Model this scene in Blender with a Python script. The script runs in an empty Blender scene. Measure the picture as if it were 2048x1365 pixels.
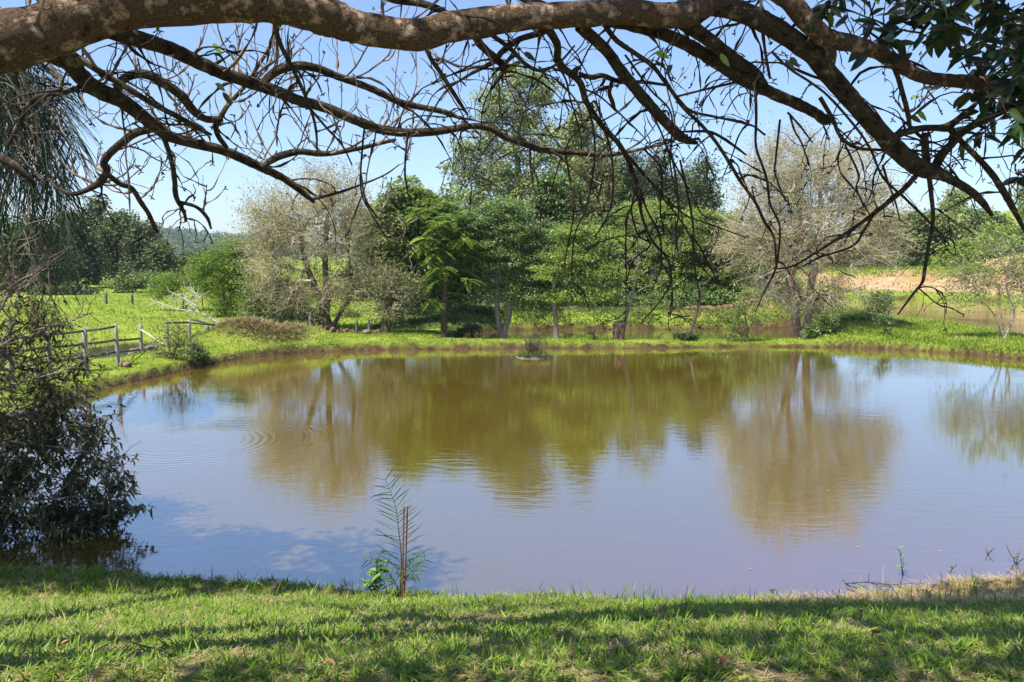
import bpy, math
import numpy as np
from mathutils import Vector, noise as mnoise
scene = bpy.context.scene
COL = scene.collection
rng = np.random.default_rng(7)
# ------------------------------------------------------------------ camera
FOC = 1593.0; CH = 2.7
PITCH = math.atan((682.5-505)/FOC)
cam_d = bpy.data.cameras.new('camera'); cam = bpy.data.objects.new('camera', cam_d); COL.objects.link(cam)
cam_d.sensor_width = 36.0; cam_d.lens = 36.0*FOC/2048.0
cam_d.clip_start = 0.1; cam_d.clip_end = 6000
cam.location = (0, 0, CH); cam.rotation_euler = (math.pi/2-PITCH, 0, 0)
scene.camera = cam
# ------------------------------------------------------------------ world, sun, exposure
SUNV = Vector((-0.32, -0.33, 0.90)).normalized()
world = bpy.data.worlds.new('World'); scene.world = world; world.use_nodes = True
wn = world.node_tree; wn.nodes.clear()
sky = wn.nodes.new('ShaderNodeTexSky'); sky.sky_type = 'NISHITA'; sky.sun_disc = False
sky.sun_elevation = math.asin(SUNV.z); sky.sun_rotation = math.atan2(SUNV.x, SUNV.y)
sky.altitude = 0; sky.air_density = 1.0; sky.dust_density = 0.4; sky.ozone_density = 1.6
bg = wn.nodes.new('ShaderNodeBackground'); bg.inputs['Strength'].default_value = 0.086
wo = wn.nodes.new('ShaderNodeOutputWorld')
tint = wn.nodes.new('ShaderNodeMix'); tint.data_type = 'RGBA'; tint.blend_type = 'MULTIPLY'; tint.inputs[0].default_value = 1.0
tint.inputs[7].default_value = (.82, .90, 1.04, 1)      # camera white balance of the sky
glow = wn.nodes.new('ShaderNodeMix'); glow.data_type = 'RGBA'; glow.blend_type = 'ADD'; glow.inputs[0].default_value = 1.0
glow.inputs[7].default_value = (.45, .64, .90, 1)       # even blue added to brighten the upper sky and its reflection in water
wn.links.new(sky.outputs[0], tint.inputs[6]); wn.links.new(tint.outputs[2], glow.inputs[6]); wn.links.new(glow.outputs[2], bg.inputs[0]); wn.links.new(bg.outputs[0], wo.inputs[0])
sun_d = bpy.data.lights.new('sun', 'SUN'); sun_d.energy = 5.0; sun_d.angle = math.radians(0.5); sun_d.color = (1.0, 0.955, 0.87)
sun = bpy.data.objects.new('sun', sun_d); COL.objects.link(sun)
sun.rotation_euler = SUNV.to_track_quat('Z', 'Y').to_euler(); sun.location = (-10, -5, 30)
scene.view_settings.view_transform = 'Standard'; scene.view_settings.look = 'None'
scene.view_settings.exposure = 1.0; scene.view_settings.gamma = 1.0
scene.render.engine = 'CYCLES'
scene.cycles.max_bounces = 8; scene.cycles.transparent_max_bounces = 8
scene.cycles.diffuse_bounces = 2; scene.cycles.glossy_bounces = 3; scene.cycles.transmission_bounces = 3

# ------------------------------------------------------------------ helpers
CP, SP = math.cos(PITCH), math.sin(PITCH)
def P(px, py, D):
    """world point seen at photo pixel (px, py), D metres ahead"""
    a = (px-1024)/FOC; b = (682.5-py)/FOC
    y = CP + b*SP; z = -SP + b*CP
    return np.array([a*D/y, D, CH + z*D/y])
def G(px, py, z=0.0):
    """world point seen at pixel (px,py) on the level plane z"""
    a = (px-1024)/FOC; b = (682.5-py)/FOC
    y = CP + b*SP; zz = -SP + b*CP
    t = (z-CH)/zz
    return np.array([a*t, y*t, z])
def unit(v):
    return v/np.maximum(np.linalg.norm(v, axis=-1, keepdims=True), 1e-9)
def sstep(a, b, x):
    t = np.clip((x-a)/(b-a), 0, 1); return t*t*(3-2*t)
def wob(x, y, s=1.0, seed=0.0):
    return (np.sin(x*1.7/s+seed)*np.cos(y*1.3/s+seed*2)+.6*np.sin(x*3.9/s+y*2.7/s+seed)+.4*np.sin(y*6.1/s-x*5.3/s+seed*3))/2.0

# ------------------------------------------------------------------ materials
def nmat(name):
    m = bpy.data.materials.new(name); m.use_nodes = True
    nt = m.node_tree; nt.nodes.clear()
    o = nt.nodes.new('ShaderNodeOutputMaterial'); return m, nt, o
def N(nt, t, **kw):
    n = nt.nodes.new(t)
    for k, v in kw.items(): setattr(n, k, v)
    return n
def ramp(nt, stops):
    r = N(nt, 'ShaderNodeValToRGB'); e = r.color_ramp.elements
    e[0].position, e[0].color = stops[0][0], (*stops[0][1], 1)
    e[1].position, e[1].color = stops[-1][0], (*stops[-1][1], 1)
    for p, c in stops[1:-1]:
        q = e.new(p); q.color = (*c, 1)
    return r
def leaf_mat(name, stops, trans=0.35, rough=0.5, spec=0.35):
    m, nt, o = nmat(name)
    at = N(nt, 'ShaderNodeAttribute', attribute_name='rnd')
    r = ramp(nt, stops); nt.links.new(at.outputs['Fac'], r.inputs[0])
    p = N(nt, 'ShaderNodeBsdfPrincipled'); p.inputs['Roughness'].default_value = rough
    p.inputs['Specular IOR Level'].default_value = spec
    nt.links.new(r.outputs[0], p.inputs['Base Color'])
    t = N(nt, 'ShaderNodeBsdfTranslucent')
    hs = N(nt, 'ShaderNodeHueSaturation'); hs.inputs['Hue'].default_value = 0.485
    hs.inputs['Saturation'].default_value = 1.05; hs.inputs['Value'].default_value = 1.5
    nt.links.new(r.outputs[0], hs.inputs['Color']); nt.links.new(hs.outputs[0], t.inputs[0])
    mx = N(nt, 'ShaderNodeMixShader'); mx.inputs[0].default_value = trans
    nt.links.new(p.outputs[0], mx.inputs[1]); nt.links.new(t.outputs[0], mx.inputs[2])
    nt.links.new(mx.outputs[0], o.inputs[0]); return m
def bark_mat(name, stops, scale=6.0, bump=0.4, rough=0.85, stretch=(1, 1, 0.35), dist=0.01, detail=6):
    m, nt, o = nmat(name)
    tc = N(nt, 'ShaderNodeTexCoord'); mp = N(nt, 'ShaderNodeMapping'); mp.inputs['Scale'].default_value = stretch
    nt.links.new(tc.outputs['Object'], mp.inputs[0])
    n1 = N(nt, 'ShaderNodeTexNoise'); n1.inputs['Scale'].default_value = scale; n1.inputs['Detail'].default_value = detail; n1.inputs['Roughness'].default_value = .7
    nt.links.new(mp.outputs[0], n1.inputs[0])
    r = ramp(nt, stops); nt.links.new(n1.outputs[0], r.inputs[0])
    n2 = N(nt, 'ShaderNodeTexNoise'); n2.inputs['Scale'].default_value = scale*3.2; n2.inputs['Detail'].default_value = 8; n2.inputs['Roughness'].default_value = .72
    nt.links.new(mp.outputs[0], n2.inputs[0])
    b = N(nt, 'ShaderNodeBump'); b.inputs['Strength'].default_value = bump; b.inputs['Distance'].default_value = dist
    nt.links.new(n2.outputs[0], b.inputs['Height'])
    p = N(nt, 'ShaderNodeBsdfPrincipled'); p.inputs['Roughness'].default_value = rough; p.inputs['Specular IOR Level'].default_value = .2
    nt.links.new(r.outputs[0], p.inputs['Base Color']); nt.links.new(b.outputs[0], p.inputs['Normal'])
    nt.links.new(p.outputs[0], o.inputs[0]); return m

M = {}
M['grass'] = leaf_mat('grass_blades', [(0, (.035, .075, .006)), (.35, (.105, .185, .014)), (.7, (.20, .30, .028)), (.84, (.31, .39, .07)), (.86, (.34, .23, .12)), (1, (.50, .38, .22))], .32, .5, .3)
M['bankgrass'] = leaf_mat('bank_grass', [(0, (.06, .105, .012)), (.45, (.16, .235, .026)), (.85, (.26, .34, .045)), (1, (.38, .33, .13))], .35, .55, .25)
M['bankweed'] = leaf_mat('bank_weed_leaf', [(0, (.03, .055, .014)), (.4, (.07, .115, .024)), (.7, (.14, .19, .04)), (.9, (.27, .28, .09)), (1, (.34, .24, .14))], .3, .6)
M['weed'] = leaf_mat('weed_leaf', [(0, (.05, .13, .015)), (.6, (.12, .25, .03)), (1, (.22, .34, .07))], .35, .5)
M['dry'] = leaf_mat('dry_grass', [(0, (.20, .13, .075)), (.45, (.36, .26, .155)), (.60, (.44, .36, .20)), (.66, (.20, .24, .06)), (1, (.15, .21, .05))], .2, .8, .1)
M['bright'] = leaf_mat('bright_green_leaf', [(0, (.055, .095, .018)), (.5, (.14, .205, .042)), (1, (.27, .34, .09))], .35, .45)
M['lime'] = leaf_mat('lime_leaf', [(0, (.08, .13, .022)), (.5, (.18, .26, .045)), (1, (.32, .40, .10))], .38, .5)
M['frond'] = leaf_mat('pinnate_leaf', [(0, (.05, .10, .016)), (.5, (.14, .23, .034)), (1, (.30, .41, .08))], .3, .4)
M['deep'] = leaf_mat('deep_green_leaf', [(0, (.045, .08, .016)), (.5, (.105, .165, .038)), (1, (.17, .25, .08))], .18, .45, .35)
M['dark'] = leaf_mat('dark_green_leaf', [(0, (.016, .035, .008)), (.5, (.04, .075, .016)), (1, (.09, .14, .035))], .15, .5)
M['euc'] = leaf_mat('grey_green_leaf', [(0, (.09, .115, .034)), (.5, (.21, .25, .075)), (.9, (.36, .40, .15)), (1, (.38, .30, .15))], .25, .5)
M['eucb'] = leaf_mat('brownish_green_leaf', [(0, (.06, .07, .022)), (.5, (.13, .14, .045)), (.85, (.18, .19, .07)), (1, (.24, .15, .08))], .25, .55)
M['pine'] = leaf_mat('blue_green_needle', [(0, (.035, .058, .018)), (.5, (.075, .11, .032)), (1, (.14, .175, .055))], .2, .6)
M['olive'] = leaf_mat('olive_leaf', [(0, (.12, .115, .035)), (.5, (.25, .235, .08)), (1, (.40, .37, .15))], .3, .6)
M['pasture'] = leaf_mat('pasture_bush_leaf', [(0, (.06, .115, .012)), (.5, (.125, .205, .02)), (1, (.20, .29, .04))], .35, .5)
M['midg'] = leaf_mat('mid_green_leaf', [(0, (.055, .085, .02)), (.5, (.12, .17, .042)), (1, (.21, .27, .08))], .3, .5)
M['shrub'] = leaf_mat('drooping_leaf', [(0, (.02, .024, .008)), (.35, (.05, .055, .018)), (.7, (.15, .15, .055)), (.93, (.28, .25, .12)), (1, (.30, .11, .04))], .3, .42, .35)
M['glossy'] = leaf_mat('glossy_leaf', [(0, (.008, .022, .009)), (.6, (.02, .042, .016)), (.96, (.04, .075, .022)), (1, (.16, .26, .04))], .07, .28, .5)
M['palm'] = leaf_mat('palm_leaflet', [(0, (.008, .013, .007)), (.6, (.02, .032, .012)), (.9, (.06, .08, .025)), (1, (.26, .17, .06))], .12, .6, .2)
M['seedpalm'] = leaf_mat('palm_seedling_leaf', [(0, (.06, .13, .03)), (.7, (.15, .25, .055)), (1, (.25, .32, .09))], .3, .45)
M['deadleaf'] = leaf_mat('dead_leaf', [(0, (.14, .05, .025)), (.5, (.28, .13, .06)), (1, (.42, .28, .16))], .15, .7, .2)
M['limb'] = bark_mat('limb_bark', [(0, (.012, .007, .004)), (.36, (.035, .021, .012)), (.45, (.16, .098, .06)), (.51, (.06, .042, .022)), (.57, (.30, .20, .135)), (.66, (.52, .41, .32)), (1, (.16, .14, .07))], 15, 1.0, .9, (1, 1, 1), .03, 12)  # sunlit patches painted into the bark together with the pale lichen blotches
M['branch'] = bark_mat('branch_bark', [(0, (.008, .006, .004)), (.42, (.022, .015, .010)), (.50, (.085, .06, .037)), (.55, (.035, .03, .016)), (.64, (.24, .185, .14)), (1, (.38, .33, .27))], 19, 1.0, .9, (1, 1, 1), .02, 10)
M['twig'] = bark_mat('twig_bark', [(0, (.010, .007, .005)), (.45, (.024, .017, .012)), (.6, (.05, .036, .026)), (1, (.12, .09, .07))], 9, .2)
M['paletwig'] = bark_mat('pale_twig_bark', [(0, (.03, .02, .016)), (.45, (.10, .07, .055)), (.6, (.28, .22, .185)), (1, (.52, .45, .40))], 7, .2)
M['trunk'] = bark_mat('trunk_bark', [(0, (.04, .026, .018)), (.5, (.09, .064, .044)), (1, (.20, .165, .13))], 5, .6)
M['palebark'] = bark_mat('pale_tree_bark', [(0, (.14, .10, .075)), (.5, (.27, .21, .16)), (1, (.42, .36, .29))], 4, .4)
M['redbark'] = bark_mat('reddish_trunk_bark', [(0, (.11, .055, .035)), (.45, (.20, .12, .085)), (.6, (.30, .25, .20)), (1, (.40, .36, .30))], 3, .5)
M['greybark'] = bark_mat('grey_trunk_bark', [(0, (.07, .058, .045)), (.5, (.16, .135, .105)), (1, (.28, .25, .20))], 5, .4)
M['whitebark'] = bark_mat('white_patched_bark', [(0, (.10, .075, .055)), (.45, (.22, .175, .13)), (.58, (.42, .37, .31)), (1, (.55, .5, .43))], 6, .3)
M['twiggy'] = bark_mat('bare_twig_bark', [(0, (.28, .23, .15)), (.5, (.44, .37, .255)), (1, (.60, .52, .38))], 3, .1)
M['fencewood'] = bark_mat('weathered_fence_wood', [(0, (.13, .115, .09)), (.5, (.27, .24, .20)), (1, (.40, .37, .32))], 8, .5, .9, (4, 4, .4))
M['railwood'] = bark_mat('dark_rail_wood', [(0, (.05, .045, .038)), (.5, (.11, .10, .085)), (1, (.19, .17, .145))], 8, .5, .9, (.4, .4, 4))
M['palewood'] = bark_mat('pale_bare_wood', [(0, (.30, .27, .22)), (.6, (.46, .42, .36)), (1, (.6, .56, .5))], 8, .4)
M['rust'] = bark_mat('rusty_iron', [(0, (.10, .03, .015)), (.5, (.20, .065, .035)), (1, (.30, .12, .07))], 40, .5, .8, (1, 1, 1), .002)
M['rubble'] = bark_mat('broken_brick', [(0, (.07, .035, .024)), (.45, (.17, .088, .06)), (.6, (.24, .14, .10)), (1, (.34, .27, .22))], 5, .6, .9, (1, 1, 1))
M['stone'] = bark_mat('dark_stone', [(0, (.07, .05, .04)), (.5, (.16, .12, .10)), (1, (.28, .23, .2))], 5, .6, .9, (1, 1, 1))
M['stump'] = bark_mat('stump_bark', [(0, (.05, .032, .022)), (.5, (.115, .07, .048)), (1, (.20, .14, .10))], 6, .8)

# ------------------------------------------------------------------ mesh helpers
def tagit(o, label=None, cat=None, group=None, kind=None):
    if label: o['label'] = label
    if cat: o['category'] = cat
    if group: o['group'] = group
    if kind: o['kind'] = kind
    return o
def mesh_np(name, V, Fs, mats, rnd=None, smooth=False, midx=None):
    """V (n,3); Fs list of (m,k) index arrays"""
    me = bpy.data.meshes.new(name)
    V = np.ascontiguousarray(V, dtype=np.float32)
    Fs = [np.asarray(f, dtype=np.int32) for f in Fs if len(f)]
    me.vertices.add(len(V)); me.vertices.foreach_set('co', V.ravel())
    nl = sum(f.size for f in Fs); npoly = sum(len(f) for f in Fs)
    me.loops.add(nl); me.polygons.add(npoly)
    me.loops.foreach_set('vertex_index', np.concatenate([f.ravel() for f in Fs]))
    tot = np.concatenate([np.full(len(f), f.shape[1], dtype=np.int32) for f in Fs])
    st = np.concatenate([[0], np.cumsum(tot)[:-1]]).astype(np.int32)
    me.polygons.foreach_set('loop_start', st); me.polygons.foreach_set('loop_total', tot)
    if smooth: me.polygons.foreach_set('use_smooth', np.ones(npoly, dtype=bool))
    if not isinstance(mats, (list, tuple)): mats = [mats]
    for m in mats: me.materials.append(m)
    if midx is not None: me.polygons.foreach_set('material_index', midx)
    if rnd is not None:
        if not isinstance(rnd, dict): rnd = {'rnd': rnd}
        for k, v in rnd.items():
            a = me.attributes.new(k, 'FLOAT', 'POINT'); a.data.foreach_set('value', np.ascontiguousarray(v, dtype=np.float32))
    me.update(calc_edges=True)
    return me
def obj(name, me, parent=None):
    o = bpy.data.objects.new(name, me); COL.objects.link(o)
    if parent is not None: o.parent = parent
    return o
class Geo:
    """collects pieces (vertices, quads, rnd)"""
    def __init__(s): s.V = []; s.F = []; s.R = []; s.n = 0
    def add(s, V, F, R=None):
        if len(V) == 0: return
        s.V.append(V); s.F.append(F+s.n); s.n += len(V)
        s.R.append(np.zeros(len(V)) if R is None else R)
    def build(s, name, mat, root=None, smooth=False, origin=None):
        V = np.concatenate(s.V)
        org = origin if origin is not None else (np.array(root.matrix_world.translation) if root is not None else np.zeros(3))
        by = {}
        for f in s.F: by.setdefault(f.shape[1], []).append(f)
        me = mesh_np(name, V-org, [np.concatenate(v) for v in by.values()], mat, np.concatenate(s.R), smooth)
        return obj(name, me, root)
def empty(name, loc, label, cat, group=None):
    o = bpy.data.objects.new(name, None); COL.objects.link(o); o.location = tuple(float(v) for v in loc)
    o.empty_display_size = .2
    o.matrix_world.translation = o.location
    tagit(o, label, cat, group); return o
def quads_leaf(c, d, nrm, L, W, rnd):
    n = len(c); s = unit(np.cross(d, nrm)); nn = np.cross(s, d)
    L = L[:, None]; W = W[:, None]
    v = np.stack([c, c+d*L*.45+s*W*.5-nn*L*.06, c+d*L-nn*L*.12, c+d*L*.45-s*W*.5-nn*L*.06], 1).reshape(-1, 3)
    f = (np.arange(n)[:, None]*4+np.arange(4)[None]).astype(np.int64)
    return v, f, np.repeat(rnd, 4)
def strips(base, d, side, L, W, bend, ts, prof, rnd, fold=None):
    """ribbons along base + d*L*t + bend*L*t^2"""
    n = len(base); k = len(ts); ts = np.array(ts); prof = np.array(prof)
    pt = base[:, None]+d[:, None]*(L[:, None, None]*ts[None, :, None])+bend[:, None]*(L[:, None, None]*ts[None, :, None]**2)
    off = side[:, None]*(W[:, None, None]*.5*prof[None, :, None])
    if fold is None:
        v = np.stack([pt-off, pt+off], 2).reshape(-1, 3); w = 2
        q = np.array([[2*i, 2*i+1, 2*i+3, 2*i+2] for i in range(k-1)])
    else:
        up = unit(np.cross(side, d))[:, None]*(np.abs(W[:, None, None])*fold*prof[None, :, None])
        v = np.stack([pt-off+up, pt, pt+off+up], 2).reshape(-1, 3); w = 3
        q = np.array([[3*i, 3*i+1, 3*i+4, 3*i+3] for i in range(k-1)]+[[3*i+1, 3*i+2, 3*i+5, 3*i+4] for i in range(k-1)])
    f = (np.arange(n)[:, None, None]*(w*k)+q[None]).reshape(-1, 4)
    return v, f, np.repeat(rnd, w*k)
def tubes(pts, rad, sides=5, cap=False):
    """pts (n,k,3) rad (n,k)"""
    n, k, _ = pts.shape
    t = np.empty_like(pts); t[:, 1:-1] = pts[:, 2:]-pts[:, :-2]; t[:, 0] = pts[:, 1]-pts[:, 0]; t[:, -1] = pts[:, -1]-pts[:, -2]
    t = unit(t)
    ref = np.cross(t[:, k//2], rng.normal(size=(n, 3))); ref = unit(ref)
    u = np.empty_like(pts); cur = ref
    for i in range(k):
        cur = unit(cur-t[:, i]*np.sum(cur*t[:, i], 1, keepdims=True)); u[:, i] = cur
    v = np.cross(t, u)
    a = np.arange(sides)*2*math.pi/sides
    ring = u[:, :, None]*np.cos(a)[None, None, :, None]+v[:, :, None]*np.sin(a)[None, None, :, None]
    V = (pts[:, :, None]+ring*rad[:, :, None, None]).reshape(-1, 3)
    i, j = np.meshgrid(np.arange(k-1), np.arange(sides), indexing='ij'); j2 = (j+1) % sides
    q = np.stack([i*sides+j, i*sides+j2, (i+1)*sides+j2, (i+1)*sides+j], -1).reshape(-1, 4)
    F = (np.arange(n)[:, None, None]*(k*sides)+q[None]).reshape(-1, 4)
    return V, F
def walk(st, d, nseg, seg, jit, trop, droop=0.0):
    """random kinky paths; trop (3,) added each step; droop: extra pull per step"""
    n = len(st); pts = np.empty((n, nseg+1, 3)); pts[:, 0] = st; d = unit(d.copy())
    for i in range(nseg):
        d = unit(d+rng.normal(size=(n, 3))*jit+trop+np.array([0, 0, -droop*i]))
        pts[:, i+1] = pts[:, i]+d*seg[:, None]
    return pts
def catmull(p, m):
    p = np.asarray(p, float); q = np.vstack([2*p[0]-p[1], p, 2*p[-1]-p[-2]]); out = []
    for i in range(len(p)-1):
        a, b, c, d = q[i:i+4]
        for s in range(m):
            t = s/m; out.append(.5*((2*b)+(-a+c)*t+(2*a-5*b+4*c-d)*t*t+(-a+3*b-3*c+d)*t**3))
    out.append(p[-1]); return np.array(out)
def box_geo(c, ax, ay, az):
    """oriented box: half axes as vectors"""
    s = np.array([[x, y, z] for x in (-1, 1) for y in (-1, 1) for z in (-1, 1)], float)
    V = c+s[:, :1]*ax+s[:, 1:2]*ay+s[:, 2:]*az
    F = np.array([[0, 1, 3, 2], [4, 6, 7, 5], [0, 4, 5, 1], [2, 3, 7, 6], [0, 2, 6, 4], [1, 5, 7, 3]])
    return V, F

# ------------------------------------------------------------------ terrain
def poly_px(l): return np.array([G(x, y)[:2] for x, y in l])
POND = poly_px([(-260, 1080), (-330, 960), (-200, 900), (0, 868), (90, 828), (160, 797), (215, 776), (330, 752), (400, 733), (480, 719), (600, 708), (740, 701), (1000, 698), (1300, 697), (1500, 694), (1700, 696), (1850, 703), (1950, 711), (2048, 720), (2300, 745), (2600, 830), (2900, 980), (2700, 1130), (2400, 1160)])
POND = np.vstack([POND, [[6.0, 6.5], [4.7, 6.4], [3.6, 6.2], [2.8, 6.0], [1.7, 5.86], [0, 5.92], [-1.5, 6.12], [-3, 6.35], [-4.4, 6.5]]])
POND2 = np.vstack([poly_px([(870, 690), (925, 672), (990, 662), (1100, 660), (1280, 660), (1450, 659), (1600, 657), (1655, 662)]), [[9.8, 24.6], [8.6, 23.9], [5, 23.75], [0, 23.7], [-1.5, 23.9]]])
LAKE = poly_px([(1560, 597), (1700, 596), (1850, 599), (2048, 607), (2300, 612), (2700, 640), (2900, 720), (2300, 712), (2090, 694), (2000, 676), (1925, 662), (1840, 652), (1700, 628), (1600, 620)])
PUD = poly_px([(150, 722), (175, 705), (205, 693), (245, 688), (300, 686), (330, 694), (300, 706), (262, 722), (235, 733), (180, 735)])
def sdf(x, y, poly):
    d = np.full(x.shape, 1e9); ins = np.zeros(x.shape, bool); n = len(poly)
    for i in range(n):
        a = poly[i]; b = poly[(i+1) % n]; e = b-a; wx = x-a[0]; wy = y-a[1]
        t = np.clip((wx*e[0]+wy*e[1])/(e@e), 0, 1)
        d = np.minimum(d, (wx-e[0]*t)**2+(wy-e[1]*t)**2)
        c = ((a[1] <= y) & (b[1] > y)) | ((b[1] <= y) & (a[1] > y))
        with np.errstate(divide='ignore', invalid='ignore'):
            xi = a[0]+(y-a[1])*e[0]/np.where(e[1] == 0, 1e-9, e[1])
        ins ^= c & (x < xi)
    return np.where(ins, -1, 1)*np.sqrt(d)
def terrain(x, y, full=False):
    x = np.asarray(x, float); y = np.asarray(y, float)
    near = y < 75
    dn = sdf(x, y, POND)+.10*wob(x, y, 1.1, 5)*(y < 8)+.05*wob(x, y, .35, 1)+.03*wob(x, y, .12, 2); dq = sdf(x, y, POND2)+.06*wob(x, y, .5, 3)
    dl = sdf(x, y, LAKE)+.12*wob(x, y, .8, 4); dp = sdf(x, y, PUD)+.08*wob(x, y, .4, 5)
    z = .27+.03*wob(x, y, 1.2)+.02*wob(x, y, .4, 7)
    # near bank under the camera
    nb = .10+np.clip(5.8-y, 0, 2.9)*.345+.02*wob(x, y, .3, 2)
    z = np.where(y < 8, nb+(z-nb)*sstep(5.8, 8.0, y), z)
    # rise behind the second pond
    z = z+.32*sstep(0, 1.2, dq)*sstep(26, 28, y)*sstep(-3.5, -1, x)*(1-sstep(11, 14, x))
    # dry grass mound, right hand mound
    def bump(cx, cy, sx, sy, h): return h*np.exp(-((x-cx)/sx)**2-((y-cy)/sy)**2)
    m1 = P(505, 680, 21.5); z = z+bump(m1[0]-.3, 21.6, 1.1, .7, .6)+bump(m1[0]+1.2, 22.4, .8, .6, .35)
    z = z+bump(11.2, 26.6, 1.6, 2.2, .30)+bump(9.4, 29.5, 1.2, 2.0, .30)
    # beach, cut bank and hill beyond the lake
    far = sstep(0, 1, dl)*(y > 40)*sstep(12, 19, x)
    z = z+far*(np.clip(dl, 0, 10)*.045+.75*sstep(7.5+1.2*wob(x, y, 2.5), 9.5+1.2*wob(x, y, 2.5), dl))
    z = z+2.7*sstep(32, 43, x+.5*wob(x, y, 3))*sstep(50, 66, y)+.3*sstep(24, 32, x)*sstep(50, 60, y)
    z = z+15.5*np.exp(-((x-160)/38)**2-((y-205)/60)**2)+.25*wob(x, y, 14)*sstep(60, 120, y)
    z = z-.11*sstep(22.3, 22.7, y)*(1-sstep(24.2, 25, y))*sstep(-2.5, -.8, x)*(1-sstep(8.8, 9.8, x))
    # basins
    for d, dep in ((dn, .6), (dq, .5), (dl, .8), (dp, .25)):
        lo = -dep*sstep(0, 1.0, -d)-.05
        k = sstep(-.05, .09, d)*.78+.22*sstep(.1, .8, d)
        z = np.where(d < 1.0, lo*(1-k)+z*k if dep != .25 else (.08+lo*.2)*(1-sstep(0, .5, d))+z*sstep(0, .5, d), z)
    if full: return z, dn, dq, dl, dp
    return z
def gz(x, y): return float(terrain(np.array([x]), np.array([y]))[0])
def base_at(px, D):
    x = (px-1024)/FOC*D; x = P(px, 660, D)[0]
    return np.array([x, D, gz(x, D)-.03])

def axis(lo, hi, st, out_lo, out_hi, g=1.22):
    a = list(np.arange(lo, hi, st)); s = st; v = hi
    while v < out_hi: a.append(v); s *= g; v += s
    s = st; v = lo
    while v > out_lo: s *= g; v -= s; a.insert(0, v)
    return np.array(a)
gx = axis(-13.5, 17, .13, -1000, 1100); gy = np.concatenate([axis(1.6, 9, .10, -60, 9)[:-1], np.arange(9, 31, .12), axis(31, 75, .5, 31, 950)[0:]])
gy = np.unique(np.round(gy, 4))
X, Y = np.meshgrid(gx, gy)
Z, DN, DQ, DL, DP = terrain(X.ravel(), Y.ravel(), True)
nx, ny = len(gx), len(gy)
i, j = np.meshgrid(np.arange(ny-1), np.arange(nx-1), indexing='ij'); b = i*nx+j
GF = np.stack([b, b+1, b+nx+1, b+nx], -1).reshape(-1, 4)
xr, yr = X.ravel(), Y.ravel()
dmin = np.minimum(np.minimum(DN, DQ), DL)
soil = 1-sstep(.03, .14, dmin)
sand = (sstep(1.2, 2.5, DL)*(1-sstep(8.2, 9.5, DL+wob(xr, yr, 2)))*(yr > 44)*sstep(17, 24, xr)) + sstep(29, 34, xr+2*wob(xr, yr, 3))*(1-sstep(66, 78, yr))*(yr > 46)*.95
redcut = sstep(7.0, 8.0, DL)*(1-sstep(9.5, 10.5, DL))*(yr > 44)*(xr > 18)*(wob(xr, yr, 1.6, 3) > .1)
sand = np.clip(sand, 0, 1)
bare = (sstep(1.9, 2.7, xr+.4*wob(xr, yr, .4))*sstep(5.35, 5.65, yr+.15*wob(xr, yr, .3, 2))*(yr < 7.5))
rubb = np.exp(-((yr-29.5)/.8)**2)*(xr > 5.5)*(xr < 11.5)
dryp = np.exp(-((xr+7.0)/1.3)**2-((yr-21.9)/.95)**2)
m, nt, o = nmat('ground_cover')
def attr(nm):
    a = N(nt, 'ShaderNodeAttribute', attribute_name=nm); return a.outputs['Fac']
geo = N(nt, 'ShaderNodeNewGeometry')
def nz(scale, det=4, ro=.6):
    n = N(nt, 'ShaderNodeTexNoise'); n.inputs['Scale'].default_value = scale; n.inputs['Detail'].default_value = det; n.inputs['Roughness'].default_value = ro
    nt.links.new(geo.outputs['Position'], n.inputs[0]); return n.outputs[0]
r1 = ramp(nt, [(.30, (.07, .10, .014)), (.46, (.16, .21, .026)), (.56, (.22, .275, .04)), (.72, (.28, .29, .09))]); nt.links.new(nz(.9, 8, .75), r1.inputs[0])
r1b = ramp(nt, [(.35, (.13, .18, .018)), (.6, (.26, .33, .035))]); nt.links.new(nz(7, 5), r1b.inputs[0])
def mix(f, a, b_):
    x = N(nt, 'ShaderNodeMix', data_type='RGBA')
    if isinstance(f, float): x.inputs[0].default_value = f
    else: nt.links.new(f, x.inputs[0])
    nt.links.new(a, x.inputs[6]); nt.links.new(b_, x.inputs[7]); return x.outputs[2]
c = mix(.5, r1.outputs[0], r1b.outputs[0])
r2 = ramp(nt, [(.3, (.028, .017, .010)), (.6, (.075, .043, .026)), (.8, (.15, .095, .06))]); nt.links.new(nz(9), r2.inputs[0])
r3 = ramp(nt, [(.30, (.22, .12, .07)), (.42, (.34, .20, .115)), (.56, (.43, .28, .17)), (.66, (.48, .35, .22)), (.74, (.24, .26, .09))]); nt.links.new(nz(1.1, 8, .75), r3.inputs[0])
r4 = ramp(nt, [(.3, (.20, .10, .055)), (.7, (.36, .21, .12))]); nt.links.new(nz(2), r4.inputs[0])
r5 = ramp(nt, [(.3, (.20, .11, .06)), (.5, (.34, .22, .13)), (.7, (.45, .33, .21))]); nt.links.new(nz(22, 6), r5.inputs[0])
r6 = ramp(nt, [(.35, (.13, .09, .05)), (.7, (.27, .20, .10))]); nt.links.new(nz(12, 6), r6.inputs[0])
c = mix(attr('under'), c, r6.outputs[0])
c = mix(attr('dryp'), c, r6.outputs[0])
c = mix(attr('soil'), c, r2.outputs[0]); c = mix(attr('sand'), c, r3.outputs[0]); c = mix(attr('red'), c, r4.outputs[0]); c = mix(attr('bare'), c, r5.outputs[0])
p = N(nt, 'ShaderNodeBsdfPrincipled'); p.inputs['Roughness'].default_value = .95; p.inputs['Specular IOR Level'].default_value = .1
bu = N(nt, 'ShaderNodeBump'); bu.inputs['Strength'].default_value = .9; bu.inputs['Distance'].default_value = .05
nt.links.new(nz(14, 6, .7), bu.inputs['Height']); nt.links.new(bu.outputs[0], p.inputs['Normal'])
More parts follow.
